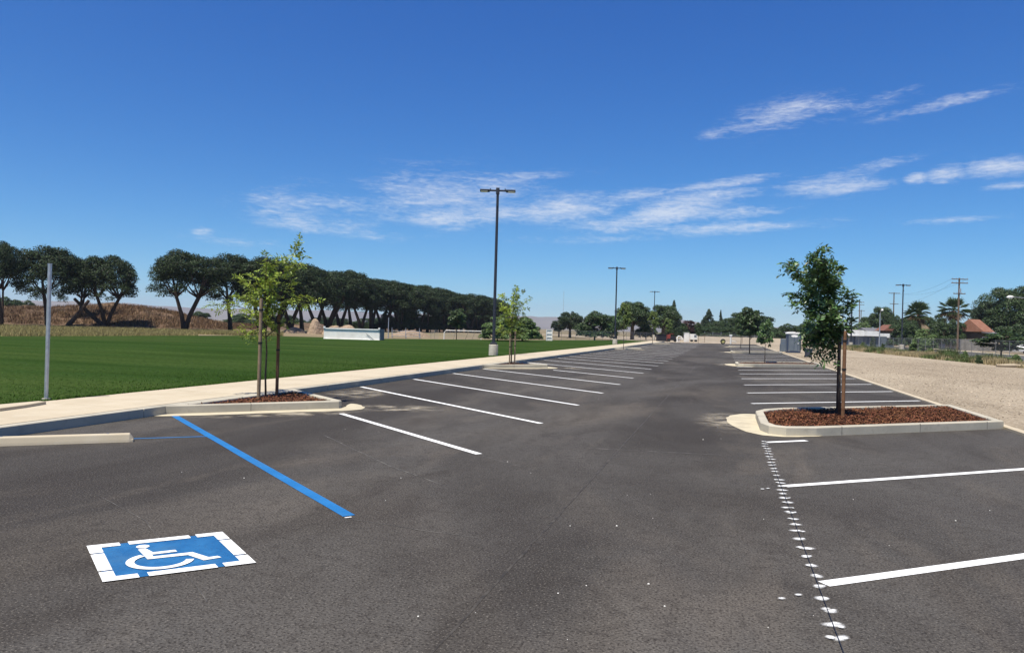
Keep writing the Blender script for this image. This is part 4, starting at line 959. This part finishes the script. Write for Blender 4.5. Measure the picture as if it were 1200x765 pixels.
for ai, f, lab in ((0, -.46, 'topmost left strand'), (0, .46, 'topmost right strand'), (1, -.4, 'second crossarm strand')):
    a = UP[0][0].copy(); b = UP[1][0].copy()
    a = Vector((a.x, a.y, UP[0][1][ai])) + RT * f * UP[0][2][ai]; b = Vector((b.x, b.y, UP[1][1][min(ai, 1)])) + RT * f * UP[1][2][min(ai, 1)]
    wire(a, b, 1.2, f'thin overhead cable between the two nearest utility poles, {lab}')
a = Vector((UP[0][0].x, UP[0][0].y, UP[0][1][2])); wire(a, Vector((*dist(1162, 122)[:2], hgt(1150, 378, 122))), .4, 'service cable dropping from the tallest utility pole to the orange roofed house')
# ---- street lights
def street_light(p, H, L, dirn, label):
    t = empty('street_light', p, math.atan2(dirn.y, dirn.x), label, 'street light')
    MB().tube([(0, 0, 0), (0, 0, H - .5)], [.1, .07], 10).build('pole', m_galv, t)
    MB().tube([(0, 0, H - .55), (L * .25, 0, H - .25), (L * .6, 0, H - .05), (L, 0, H)], [.05, .045, .04, .035], 8).build('arm', m_galv, t)
    h = MB().tube([(L - .1, 0, H), (L + .1, 0, H + .03), (L + .45, 0, H + .02), (L + .75, 0, H - .03)], [.05, .13, .16, .05], 10).build('lamp_head', m_white, t, smooth=True)
    MB().box((L + .35, 0, H - .12), (.4, .2, .08)).build('lens', m_lens, h)
D = 86; p = dist(1218, D); e = dist(1180, D); street_light(p, hgt(1182, 348, D), (e - p).length - .6, (e - p), 'cobra head street light reaching in from the right edge')
D = 118; p = dist(1030.8, D); e = dist(1034, D - 1.2); street_light(p, hgt(1031, 363.5, D), .5, (e - p), 'grey street light above the white buildings')

# ---- chain link fences
def fence(pts, H, step, label, group=None, m=m_chain, z=0.0, rail=True, postr=.022, pm=None):
    pm = pm or m_fpost
    t = empty('chain_link_fence', (pts[0][0], pts[0][1], z), 0, label, 'fence', group); o = Vector((pts[0][0], pts[0][1], 0))
    mb = MB(); uvs = []; s = 0
    for a, b in zip(pts, pts[1:]):
        a = Vector((a[0], a[1], 0)) - o; b = Vector((b[0], b[1], 0)) - o; L = (b - a).length; i0 = len(mb.v)
        mb.v += [tuple(a), tuple(b), tuple(b + Vector((0, 0, H))), tuple(a + Vector((0, 0, H)))]; mb.f.append((i0, i0 + 1, i0 + 2, i0 + 3)); uvs += [(s, 0), (s + L, 0), (s + L, H), (s, H)]; s += L
        n = max(1, int(round(L / step)))
        for i in range(n + (b - o is None)):
            q = a + (b - a) * i / n; MB().tube([q, q + Vector((0, 0, H + .03))], postr, 6).build('post', pm, t)
        if rail: MB().tube([a + Vector((0, 0, H)), b + Vector((0, 0, H))], postr * .7, 6).build('rail', pm, t)
    ob = mb.build('mesh_panel', m, t); u = ob.data.uv_layers.new(name='UVMap')
    for li, lp in enumerate(ob.data.loops): u.data[li].uv = uvs[lp.vertex_index]
fence([(22.2, 46), (21.2, 66), (20.7, 92), (20.5, 132)], 1.75, 3.05, 'long grey chain link fence behind the weeds along the street')
a = at(512, 397, .0); b = dist(565, a.dot(FW) + 8)
fence([dist(640, 100)[:2], dist(706, 112)[:2], dist(765, 138)[:2]], 1.5, 4, 'low chain link fence beyond the lawn left of the far lamp posts', z=0.0)
D = 92
t0 = dist(520.5, D); t1 = dist(564, D)
t = empty('field_goal_frame', t0, math.atan2((t1 - t0).y, (t1 - t0).x), 'white pipe framed low goal with netting at the far lawn edge', 'goal frame'); Lg = (t1 - t0).length; Hg = hgt(540, 387.5, D)
MB().tube([(0, 0, 0), (0, 0, Hg - .3), (.2, 0, Hg), (Lg, 0, Hg), (Lg, 0, 0)], .05, 8).build('pipe_frame', m_white, t)
for f in (.33, .66, .84): MB().tube([(Lg * f, 0, Hg), (Lg * f - .5, 1.4, 0)], .03, 6).build('brace', m_galv, t)
mb = MB().add([(0, 0, 0), (Lg, 0, 0), (Lg, 0, Hg), (0, 0, Hg)], [(0, 1, 2, 3)]); nb = mb.build('netting', m_chain, t); u = nb.data.uv_layers.new(name='UVMap')
for li, q in enumerate(((0, 0), (Lg, 0), (Lg, Hg), (0, Hg))): u.data[li].uv = q
fence([dist(505, 96)[:2], dist(514, 94)[:2]], 1.1, 1.0, 'short section of low wire fence left of the white goal frame', z=0.0)
# white lattice panel right of the shrubs
D = 98; t = empty('white_panel_gate', dist(640.5, D), YAW, 'small white panel gate beside the pale green shrubs', 'gate'); hh = hgt(642, 386, D); w = 6.5 * D / FPX
mb = MB()
for x in (0, w): mb.box((x, 0, hh / 2), (.08, .08, hh))
for f in (.04, .35, .65, .97): mb.box((w / 2, 0, hh * f), (w, .05, .07))
mb.build('frame', m_white, t); MB().box((w / 2, .04, hh / 2), (w - .1, .02, hh - .1)).build('panel', m_offw, t)

# ---- container at the left field end
pa = at(379.5, 396.8, .15); D = pa.dot(FW); pa = dist(379.5, D, .05); pb = dist(445, D, .05); Lc = (pb - pa).length; Hc = hgt(400, 384.5, D) - .05
t = empty('storage_container', pa, math.atan2((pb - pa).y, (pb - pa).x), 'long low white ribbed storage container at the far lawn edge', 'container')
mb = MB(); n = 44
for i in range(n):
    x0 = Lc * i / n; x1 = Lc * (i + .55) / n; mb.box(((x0 + x1) / 2, .013, Hc / 2), (x1 - x0, .03, Hc - .22))
mb.build('ribs', m_cont, t)
MB().box((Lc / 2, 1.1, Hc / 2), (Lc - .02, 2.15, Hc - .06)).build('body', m_cont, t)
MB().box((Lc / 2, -.02, Hc - .05), (Lc + .04, .12, .10)).box((Lc / 2, -.02, .07), (Lc + .04, .12, .12)).build('side_rail', m_white, t)
MB().box((Lc + .03, 1.1, Hc / 2), (.06, 2.2, Hc)).build('shade_grey_end', m_greyp, t)  # white container's end coloured dark grey to stand for its shaded side
for x in (.05, Lc - .05): MB().box((x, -.03, Hc + .06), (.16, .16, .16)).build('corner_casting', m_white, t)
MB().box((Lc * .83, -.06, Hc * .35), (.9, .02, .05), tilt=('Y', rad(38))).build('handle_bar', m_greyp, t)
# pole and bleachers
D = 90; t = empty('field_pole', dist(455, D), 0, 'thin pale pole right of the white container', 'post'); MB().tube([(0, 0, 0), (0, 0, hgt(455, 372, D))], [.06, .05], 8).build('shaft', m_galv, t)
t = empty('bleachers', dist(459, 92), YAW + rad(12), 'small metal bleachers right of the white container', 'bleachers')
for i in range(3): MB().box((1.8, i * .6, .3 + i * .3), (3.6, .28, .05)).build('bench', m_galv, t)
for x in (.1, 1.8, 3.5): MB().tube([(x, -.1, 0), (x, 1.4, 1.0)], .03, 6).tube([(x, 1.4, 0), (x, 1.4, 1.3)], .03, 6).build('support', m_galv, t)
# earth heaps
def heap(px, D, w, h, label, seed):
    p = dist(px, D); mb = MB(); n, r = 20, 7; mb.v.append((0, 0, h))
    for j in range(1, r):
        for i in range(n):
            a = i * 6.283 / n; q = Vector((math.cos(a), math.sin(a), 0)) * (j / (r - 1)) * w / 2; k = mn.noise(Vector((q.x * .9 + seed, q.y * .9, seed)))
            mb.v.append((q.x * (1 + .25 * k), q.y * (1 + .25 * k), max(-.05, h * (1 - (j / (r - 1)) ** 2.2) + (.35 * k * h if j < r - 1 else -.1))))
    mb.f += [(0, 1 + i, 1 + (i + 1) % n) for i in range(n)]
    for j in range(r - 2):
        for i in range(n): a = 1 + j * n + i; b = 1 + j * n + (i + 1) % n; mb.f.append((a, a + n, b + n, b))
    tag(mb.build('earth_heap', m_rock, smooth=True, loc=p), label, 'earth heap', 'tan earth heaps under the pines')
for i, (px, D, w, h, lab) in enumerate(((345, 112, 3.6, .9, 'tan earth heap right of the young tree stakes'), (369, 110, 2.6, 1.9, 'tallest tan earth heap just left of the white container'), (390, 110, 3, 1.25, 'earth heap behind the left end of the white container'), (407, 112, 3.6, 1.3, 'earth heap behind the middle of the white container'), (482, 112, 6, .8, 'wide low reddish earth heap right of the bleachers'))): heap(px, D, w, h, lab, i * 3.7 + 1)

# ---- portable toilet, box and bin
pt = at(929, 413.2, .02); D = pt.dot(FW); t = empty('portable_toilet', pt, YAW - rad(11), 'grey portable toilet with white roof beside the right kerb', 'portable toilet'); k = D / FPX
H = hgt(929, 388.5, D) - .02; w = 14.5 * k
MB().box((0, 0, .09), (w, w, .14)).build('skid_base', m_bluep, t)
MB().box((0, 0, H * .5), (w * .97, w * .97, H - .42)).build('cabin', m_greyp, t, bevel=.02)
dr_ = MB().box((.06, -w * .497, H * .47), (w * .72, .03, H * .76)).build('door', m_greyp, t)
MB().box((-.0, -w * .51, H * .45), (.035, .02, H * .6)).box((w * .28, -w * .51, H * .45), (.03, .02, H * .6)).build('door_rib', m_bluep, dr_)
MB().box((w * .30, -w * .52, H * .45), (.05, .04, .14)).build('handle', m_white, dr_)
mb = MB(); mb.add([(.03 + .32 * math.cos(a), -w * .5135, H * .79 + .115 * math.sin(a)) for a in np.linspace(0, 6.283, 25)[:-1]] + [(.03 + .32 * math.cos(a), -w * .5, H * .79 + .115 * math.sin(a)) for a in np.linspace(0, 6.283, 25)[:-1]], [tuple(range(24))] + [(i, (i + 1) % 24, 24 + (i + 1) % 24, 24 + i) for i in range(24)])
mb.build('oval_panel', m_white, dr_)
for sx in (-1, 1): MB().box((sx * w * .48, -w * .48, H * .48), (.09, .09, H - .4)).build('corner_post', m_bluep, t)
mb = MB(); n = 10
for y_ in (-w * .53, w * .53):
    for i in range(n + 1): a = math.pi * i / n; mb.v.append((-w * .53 * math.cos(a), y_, H - .22 + .2 * math.sin(a) ** .7))
for i in range(n): mb.f.append((i, i + 1, n + 2 + i, n + 1 + i))
mb.f.append(tuple(range(n + 1))); mb.f.append(tuple(reversed(range(n + 1, 2 * n + 2)))); mb.f.append((0, n + 1, 2 * n + 1, n))
mb.build('roof', m_white, t)
pt2 = at(917.7, 411.8, .02); t = empty('wash_station', pt2, YAW - rad(11), 'lower grey box shaped wash station left of the portable toilet', 'wash station'); k = pt2.dot(FW) / FPX
H2 = hgt(917, 397, pt2.dot(FW)); w2 = 7 * k
MB().box((0, 0, H2 * .3), (w2, .6, H2 * .6)).build('cabinet', m_greyp, t, bevel=.03); MB().box((0, .12, H2 * .8), (w2 * .8, .34, H2 * .4)).build('tank', m_greyp, t, bevel=.03); MB().box((0, -.12, H2 * .61), (w2 * .8, .3, .04)).build('basin', m_bluep, t)
pb_ = at(947.3, 419, .02); k = pb_.dot(FW) / FPX; t = empty('trash_bin', pb_, YAW, 'dark grey trash bin standing on gravel right of the portable toilet', 'trash bin'); Hb = hgt(947, 408.5, pb_.dot(FW)); wb = 7.2 * k
mb = MB()
for z, s in ((0.05, .82), (Hb * .9, 1.0)):
    for (u_, v_) in ((-1, -1), (1, -1), (1, 1), (-1, 1)): mb.v.append((u_ * wb / 2 * s, v_ * wb / 2 * s, z))
mb.f += [(0, 1, 5, 4), (1, 2, 6, 5), (2, 3, 7, 6), (3, 0, 4, 7), (3, 2, 1, 0), (4, 5, 6, 7)]
mb.build('body', m_binp, t, bevel=.02); MB().box((0, 0, Hb * .94), (wb * 1.1, wb * 1.1, .07)).build('lid', m_binp, t, bevel=.015)
for sx in (-1, 1): MB().tube([(sx * wb * .36, wb * .42, .09), (sx * wb * .46, wb * .42, .09)], .1, 12).build('wheel', m_rubber, t)

# ---- far end clutter
def boxthing(name, px, py, wpx, hpx, D, m, label, cat, dep=1.0, detail=None):
    p = dist(px, D, -.02 if D > 140 else 0); k = D / FPX; zt = hgt(px, py - hpx, D)
    t = empty(name, p, YAW, label, cat); return t, wpx * k, zt
t, w, H = boxthing('white_cabinet', 804.5, 399, 5, 9, 136, m_white, 'tall white cabinet at the far end of the lot', 'cabinet')
MB().box((0, 0, H / 2), (w, .8, H)).build('body', m_white, t, bevel=.02); MB().box((0, 0, H + .03), (w + .1, .9, .06)).build('lid', m_white, t); MB().box((0, -.41, H * .5), (w * .8, .02, H * .8)).build('door', m_offw, t)
t, w, H = boxthing('white_trailer', 812.5, 398, 8, 7, 142, m_white, 'small white and grey trailer right of the tall white cabinet', 'trailer')
MB().box((0, 0, H * .62), (w, 1.2, H * .7)).build('body', m_offw, t, bevel=.04); MB().box((w * .2, -.61, H * .72), (w * .35, .02, H * .3)).build('window', m_greyp, t)
for sx in (-1, 1): MB().tube([(sx * w * .3, -.5, .25), (sx * w * .3, -.35, .25)], .25, 12).build('wheel', m_rubber, t)
t, w, H = boxthing('loader_machine', 787, 400, 12, 9, 134, m_red, 'red and black compact machine under the trees at the path end', 'machine')
MB().box((.2, 0, H * .45), (w * .55, 1.1, H * .5)).build('engine_hood', m_black, t, bevel=.05); MB().box((-w * .28, 0, H * .5), (w * .3, 1.0, H * .75)).build('cab', m_red, t, bevel=.05); MB().box((-w * .05, 0, H * .98), (w * .35, 1.0, .08)).build('roof', m_red, t)
for sx in (-1, 1): MB().tube([(sx * w * .3, -.6, .3), (sx * w * .3, -.4, .3)], .3, 14).build('wheel', m_rubber, t)
t, w, H = boxthing('dark_tarp_shed', 776, 400, 12, 8, 138, m_black, 'low dark shed under the trees left of the red machine', 'shed')
MB().box((0, 0, H * .5), (w, 1.6, H)).build('wall', m_black, t); MB().box((0, 0, H + .03), (w * 1.05, 1.8, .06)).build('roof', m_black, t)
t, w, H = boxthing('white_pipe_stack', 797, 401, 8, 8, 132, m_white, 'white bent pipes standing left of the tall white cabinet', 'pipe stack')
MB().tube([(-w * .4, 0, 0), (-w * .4, 0, H * .75), (-w * .2, 0, H * .9), (w * .2, 0, H * .8), (w * .3, 0, H * .35)], .09, 8).build('pipe', m_white, t)
MB().tube([(-w * .1, .3, 0), (0, .3, H * .5), (w * .5, .3, H * .5)], .08, 8).build('pipe', m_white, t)
t, w, H = boxthing('tire', 847.5, 402.5, 5.5, 5.5, 122, m_rubber, 'upright dark tire with yellow rim at the end of the asphalt', 'tire')
mb = MB(); R0 = H / 2
for i in range(24):
    a = i * 6.283 / 24
    for j in range(8): b = j * 6.283 / 8; rr = R0 * (.78 + .22 * math.cos(b)); mb.v.append((rr * math.cos(a), .12 * math.sin(b), R0 + rr * math.sin(a)))
for i in range(24):
    for j in range(8): mb.f.append((i * 8 + j, ((i + 1) % 24) * 8 + j, ((i + 1) % 24) * 8 + (j + 1) % 8, i * 8 + (j + 1) % 8))
mb.build('tread', m_rubber, t, smooth=True); MB().tube([(0, -.05, R0), (0, .05, R0)], R0 * .6, 20).build('rim', m_yel, t)
t, w, H = boxthing('hydrant_stand', 856.5, 401, 3.5, 8, 126, m_white, 'pale standpipe with side valves at the end of the lot', 'standpipe')
MB().tube([(0, 0, 0), (0, 0, H)], .13, 10).build('riser', m_offw, t); MB().box((0, 0, H), (.42, .3, .25)).build('valve_head', m_white, t, bevel=.03); MB().tube([(-.1, 0, H * .4), (.9, 0, H * .25)], .06, 8).build('side_pipe', m_offw, t)
# dark screened fence
mb = MB(); a = dist(826, 186); b = dist(905, 178)
t = empty('screened_fence', a, math.atan2((b - a).y, (b - a).x), 'long dark screened fence below the far tree line', 'fence'); Lf = (b - a).length
MB().box((Lf / 2, 0, .9), (Lf, .03, 2.0)).build('screen', m_screen, t)
for i in range(9): MB().tube([(Lf * i / 8, -.05, 0), (Lf * i / 8, -.05, 2.1)], .05, 6).build('post', m_galv, t)
# thin survey posts at the far lot end
fence([dist(806, 150)[:2], dist(826, 139)[:2], dist(870, 137)[:2], dist(905, 136)[:2]], 1.5, 4.5, 'sparse wire fence crossing the pale sand bank', rail=False, postr=.04, pm=m_util)

# ---- houses on the right
def house(px, D, wpx, eave_py, ridge_py, rot, wallm, roofm, label, depth=7.0, hip=False, wins=2, porch=False):
    p = dist(px, D, -.03); k = D / FPX; w = wpx * k; he = hgt(px, eave_py, D); hr = hgt(px, ridge_py, D)
    t = empty('house', p, YAW + rad(rot), label, 'house')
    MB().box((0, depth / 2, he / 2), (w, depth, he)).build('wall', wallm, t)
    o_ = .5; W2 = w / 2 + o_
    mb = MB()
    mb.add([(-W2, -o_, he - .1), (W2, -o_, he - .1), (W2, depth + o_, he - .1), (-W2, depth + o_, he - .1), (-W2 + (1.6 if hip else 0), depth / 2, hr), (W2 - (1.6 if hip else 0), depth / 2, hr)], [(0, 1, 5, 4), (2, 3, 4, 5), (1, 2, 5), (3, 0, 4), (3, 2, 1, 0)])
    mb.build('roof', roofm, t)
    for i in range(wins):
        x = -w / 2 + w * (i + .5) / wins; f = MB().box((x, -.03, he * .55), (1.3, .06, 1.1)).build('window', m_white, t); MB().box((x, -.065, he * .55), (1.15, .02, .95)).build('pane', m_glass, f)
    if porch:
        MB().box((-w * .1, -1.6, he - .35), (w * 1.2, 3.0, .14), tilt=('X', rad(6))).build('porch_roof', m_roofg, t)
        for x in (-.6, -.2, .2, .45): MB().box((w * x, -2.9, (he - .5) / 2), (.14, .14, he - .5)).build('porch_post', m_wallt, t)
    return t
house(1156, 130, 17, 388, 374, 30, m_walld, m_roofo, 'house with bright orange tiled roof left of the huge dark tree', 4.2, porch=True)
house(1047, 158, 30, 387, 380.5, 80, m_walld, m_roofd, 'small house with reddish gable left of the right lamp post', 2.4, wins=1)
house(1030, 162, 20, 389.5, 384, 0, m_walld, m_roofg, 'low house with grey shingle roof above the white buildings', 7)
house(1096, 150, 8, 392, 378, 80, m_wallt, m_wallt, 'small tan gabled house between the palms', 6, wins=1)
# long low white buildings
def lowb(px0, px1, D, top, h, label, doors):
    a = dist(px0, D, -.03); b = dist(px1, D, -.03); L = (b - a).length; zt = hgt((px0 + px1) / 2, top, D)
    t = empty('low_building', a, math.atan2((b - a).y, (b - a).x), label, 'building')
    MB().box((L / 2, 3, zt / 2), (L, 6, zt - .3)).build('wall', m_offw, t); MB().box((L / 2, 2.8, zt - .25), (L + .5, 6.8, .5 + h)).build('roof', m_white, t)
    for (f, w_) in doors: d = MB().box((L * f, -.03, zt * .38), (w_, .08, zt * .72)).build('door', m_greyp, t)
lowb(984, 1009, 128, 388, .5, 'long low white building behind the dark edge on pole', ((.25, 1.2), (.6, 1.0), (.85, 1.4)))
lowb(1008, 1028, 136, 389, .4, 'low white roofed building with grey garage door', ((.35, 7.5),))
lowb(1029, 1044, 140, 391.5, .3, 'pale low building with teal tinted front beside the street light', ((.3, 2.0), (.7, 2.6)))
# grey board fence in front of the orange roofed house
a = dist(1087, 128); b = dist(1168, 124); Lf = (b - a).length
t = empty('board_fence', a, math.atan2((b - a).y, (b - a).x), 'weathered grey board fence in front of the orange roofed house', 'fence')
mb = MB(); x = 0; random.seed(2)
while x < Lf: mb.box((x, random.uniform(-.01, .01), .95 + random.uniform(-.02, .02)), (.14, .025, 1.9)); x += .155
mb.build('boards', m_fwood, t)
for i in range(10): MB().box((Lf * i / 9, -.05, 1.0), (.1, .1, 2.05)).build('post', m_fwood, t)
a = dist(1168, 124); b = dist(1225, 112); Lf = (b - a).length
t = empty('low_wall', a, math.atan2((b - a).y, (b - a).x), 'low pale wall under the huge dark tree', 'wall'); MB().box((Lf / 2, 0, .3), (Lf, .2, .75)).build('blocks', m_foot, t); MB().box((Lf / 2, 0, .72), (Lf, .3, .08)).build('coping', m_conc, t)
# wheelie bin in front of the board fence
D = 120; t = empty('trash_bin', dist(1104.5, D), YAW, 'dark trash bin in front of the weathered board fence across the street', 'trash bin'); MB().box((0, 0, .5), (.6, .65, .95)).build('body', m_binp, t, bevel=.04); MB().box((0, 0, 1.02), (.66, .72, .08)).build('lid', m_binp, t)
# parked car at far right (only roof and windows show)
D = 108; t = empty('parked_car', dist(1207, D), YAW + rad(8), 'white parked car at the right edge beyond the weeds', 'car')
mb = MB(); prof = [(-2.2, .35), (-2.2, .8), (-1.5, .92), (-.9, 1.38), (.7, 1.4), (1.4, .95), (2.15, .82), (2.2, .35)]
for y_ in (-.85, .85): mb.v += [(x, y_, z) for x, z in prof]
n = len(prof); mb.f = [tuple(range(n)), tuple(reversed(range(n, 2 * n)))] + [(i, n + i, n + (i + 1) % n, (i + 1) % n) for i in range(n)]
mb.build('body', m_white, t, bevel=.05); MB().add([(-1.3, -.86, .98), (.0, -.86, .98), (.0, -.86, 1.3), (-.85, -.86, 1.3)], [(0, 1, 2, 3)]).build('window', m_glass, t); MB().add([(.08, -.86, .98), (1.15, -.86, .98), (.65, -.86, 1.3), (.08, -.86, 1.3)], [(0, 1, 2, 3)]).build('window', m_glass, t)
for x in (-1.35, 1.35): w_ = MB().tube([(x, -.88, .33), (x, -.68, .33)], .33, 16).build('wheel', m_rubber, t); MB().tube([(x, -.89, .33), (x, -.86, .33)], .2, 12).build('rim', m_galv, w_)
# radio mast
D = 1500; t = empty('radio_mast', dist(659.5, D), 0, 'faint thin radio mast on the horizon left of the second lamp post', 'radio mast'); Hm = hgt(659.5, 341, D)
mb = MB()
for a in (0, 2.09, 4.19): mb.tube([(math.cos(a) * .5, math.sin(a) * .5, 0), (math.cos(a) * .4, math.sin(a) * .4, Hm)], .12, 4)
for i in range(24): z = Hm * i / 24; mb.tube([(.45, 0, z), (-.25, .4, z + Hm / 24)], .08, 4)
mb.build('lattice', m_galv, t)
# fallen pale log at the gravel edge
p = at(1188, 430.5, .02); t = tag(MB().tube([(-1.0, 0, .08), (0, .05, .12), (1.1, 0, .07)], [.1, .13, .07], 8).build('log', m_log, loc=p), 'pale straw coloured log at the gravel edge on the right', 'log')

# ================================================================== GRASSES
RNG = np.random.default_rng(77)
def blades(P, h, w, lean=.35):
    k = len(P); a = RNG.uniform(0, 2 * math.pi, k); hh = h * RNG.uniform(.5, 1.3, k); d = np.stack([np.cos(a), np.sin(a), 0 * a], 1); s = np.stack([-np.sin(a), np.cos(a), 0 * a], 1)
    tip = P + d * (lean * hh)[:, None] * RNG.uniform(0, 1, (k, 1)) + np.array([0, 0, 1.0]) * hh[:, None]
    return np.stack([P - s * w, P + s * w, tip], 1).reshape(-1, 3)
def scatter_poly(poly, n):
    poly = ccw(poly); A = np.array(poly); out = []
    while sum(len(o) for o in out) < n:
        q = np.stack([RNG.uniform(A[:, 0].min(), A[:, 0].max(), n * 2), RNG.uniform(A[:, 1].min(), A[:, 1].max(), n * 2)], 1)
        ins = np.zeros(len(q), bool); j = len(A) - 1
        for i in range(len(A)):
            xi, yi, xj, yj = *A[i], *A[j]; c = ((yi > q[:, 1]) != (yj > q[:, 1])) & (q[:, 0] < (xj - xi) * (q[:, 1] - yi) / (yj - yi + 1e-12) + xi); ins ^= c; j = i
        out.append(q[ins])
    return np.concatenate(out)[:n]
# short lawn blades, thinning out away from the path
q = scatter_poly([(-11.47, 9.5), (-11.47, 40), (-17, 40), (-19, 9.5)], 90000)
q = q[RNG.uniform(size=len(q)) < np.exp(-(-11.5 - q[:, 0]) / 2.0) * .9]
ye = RNG.uniform(8, 110, 30000); nn_ = np.array([mn.noise(Vector((0, v * 1.3, 4))) for v in ye]); xe = -11.52 + RNG.uniform(-.10, .03, 30000) + .05 * nn_
edge = blades(np.column_stack([xe, ye, np.full(30000, .145)]), .055, .008, 1.2)
tag(raw_mesh('lawn_grass', np.concatenate([edge, blades(np.column_stack([q, np.full(len(q), .145)]), .035, .007, .9)]), 0, m_blade, per=3), 'short mown green grass of the playing field', 'grass', kind='stuff')
# dry grass behind the lawn
Pd = []; 
for (pxa, pxb, dens_) in ((-60, 330, 1),):
    for _ in range(16000):
        px = random.uniform(pxa, pxb); e = random.uniform(0, 1) ** 1.3; D0 = 62 + 0 * px; 
        d = ray(px, 390); xk = -47.3 / d.x if d.x < 0 else 0
        base = Vector((d.x * xk, d.y * xk)); D0 = base.dot(Vector((FW.x, FW.y))); D_ = D0 + e * (106 - D0) if px < 230 else None
        if D_ is None:
            D0 = 84; D_ = D0 + e * 24
        p = dist(px, D_); Pd.append((p.x, p.y, -.03))
Pd = np.array(Pd)
V = blades(np.repeat(Pd, 4, 0) + RNG.normal(0, .12, (len(Pd) * 4, 3)) * np.array([1, 1, 0]), .34, .03, .9)
m_dryl = mat('olive_dry_grass', (.24, .21, .09), .9, .1, rand=.5, transl=.2)
tag(raw_mesh('dry_grass', V, 0, m_dryl, per=3), 'tall straw coloured dry grass between the lawn and the brown hill', 'dry grass', kind='stuff')
# scrub on the berm
bpts = []
for _ in range(3000):
    px = random.uniform(-150, 300); base = bD(px); tt = random.uniform(.04, .42); p = dist(px, base + tt * 52)
    prof = math.sin(min(1, tt * 2.2) * math.pi / 2) ** 1.2; bpts.append((p.x, p.y, prof * crest(px) - .05))
bpts = np.array(bpts); V = blades(np.repeat(bpts, 14, 0) + RNG.normal(0, .28, (len(bpts) * 14, 3)) * np.array([1, 1, .2]), .5, .035, .8)
m_scrub = mat('dead_scrub', (.15, .095, .055), .95, .1, rand=.7)
tag(raw_mesh('hill_scrub', V, 0, m_scrub, per=3), 'brown dead scrub covering the hill on the left', 'scrub', kind='stuff')
qs = scatter_poly([(5.6, 6), (12, 6), (17, 40), (15, 70), (5.6, 70)], 16000); zs = RNG.uniform(.022, .034, len(qs)); m_stone = mat('gravel_stone', (.32, .265, .195), .9, .1, rand=.8)
nrm_ = np.tile(np.array([[0, 0, 1.0]]), (len(qs), 1))
tag(raw_mesh('gravel_stones', leaves_at(np.column_stack([qs, zs]), nrm_, .042, .8, .25), 0, m_stone), 'loose brown stones strewn over the gravel lot', 'gravel', kind='stuff')
# roadside weeds
q = scatter_poly([(18.9, 48), (18.5, 54), (16.6, 84), (15.5, 108), (15.3, 132), (20.2, 132), (20.6, 92), (21.0, 66), (22.0, 46)], 12000)
nn = np.array([mn.noise(Vector((x * .35, y * .35, 3))) for x, y in q]); n2 = np.array([mn.noise(Vector((x * .25, y * .25, 13))) for x, y in q])
keep = nn > -.25; q, nn, n2 = q[keep], nn[keep], n2[keep]
P3 = np.column_stack([q, np.zeros(len(q))]); sel = n2 < .12; hh_ = np.clip(.30 + .5 * nn, .12, .7)
def tufts(P, H_, n, w, sp, lean):
    PP = np.repeat(P, n, 0) + RNG.normal(0, sp, (len(P) * n, 3)) * np.array([1, 1, 0]); return blades(PP, np.repeat(H_, n), w, lean)
tag(raw_mesh('dry_weeds', tufts(P3[sel], hh_[sel], 9, .02, .16, 1.1), 0, m_dry, per=3), 'straw coloured dry weeds along the right fence', 'weeds', kind='stuff')
tag(raw_mesh('green_weeds', tufts(P3[~sel], hh_[~sel] * 1.3, 12, .03, .2, 1.0), 0, m_weed, per=3), 'green weeds growing along the right fence', 'weeds', kind='stuff')
# ================================================================== HAZE
mb = MB().box((0, 0, 88), (12400, 12400, 190)); hz = mb.build('haze', m_conc); hz['kind'] = 'stuff'; hz['label'] = 'thin summer haze over the plain'
hm = bpy.data.materials.new('haze_air'); hm.use_nodes = True; nt = hm.node_tree; nt.nodes.clear()
o = N(nt, 'ShaderNodeOutputMaterial'); v = N(nt, 'ShaderNodeVolumePrincipled'); v.inputs['Color'].default_value = (.80, .88, 1, 1); v.inputs['Density'].default_value = 1.25e-4; v.inputs['Anisotropy'].default_value = .2
nt.links.new(v.outputs[0], o.inputs['Volume']); hz.data.materials.clear(); hz.data.materials.append(hm)
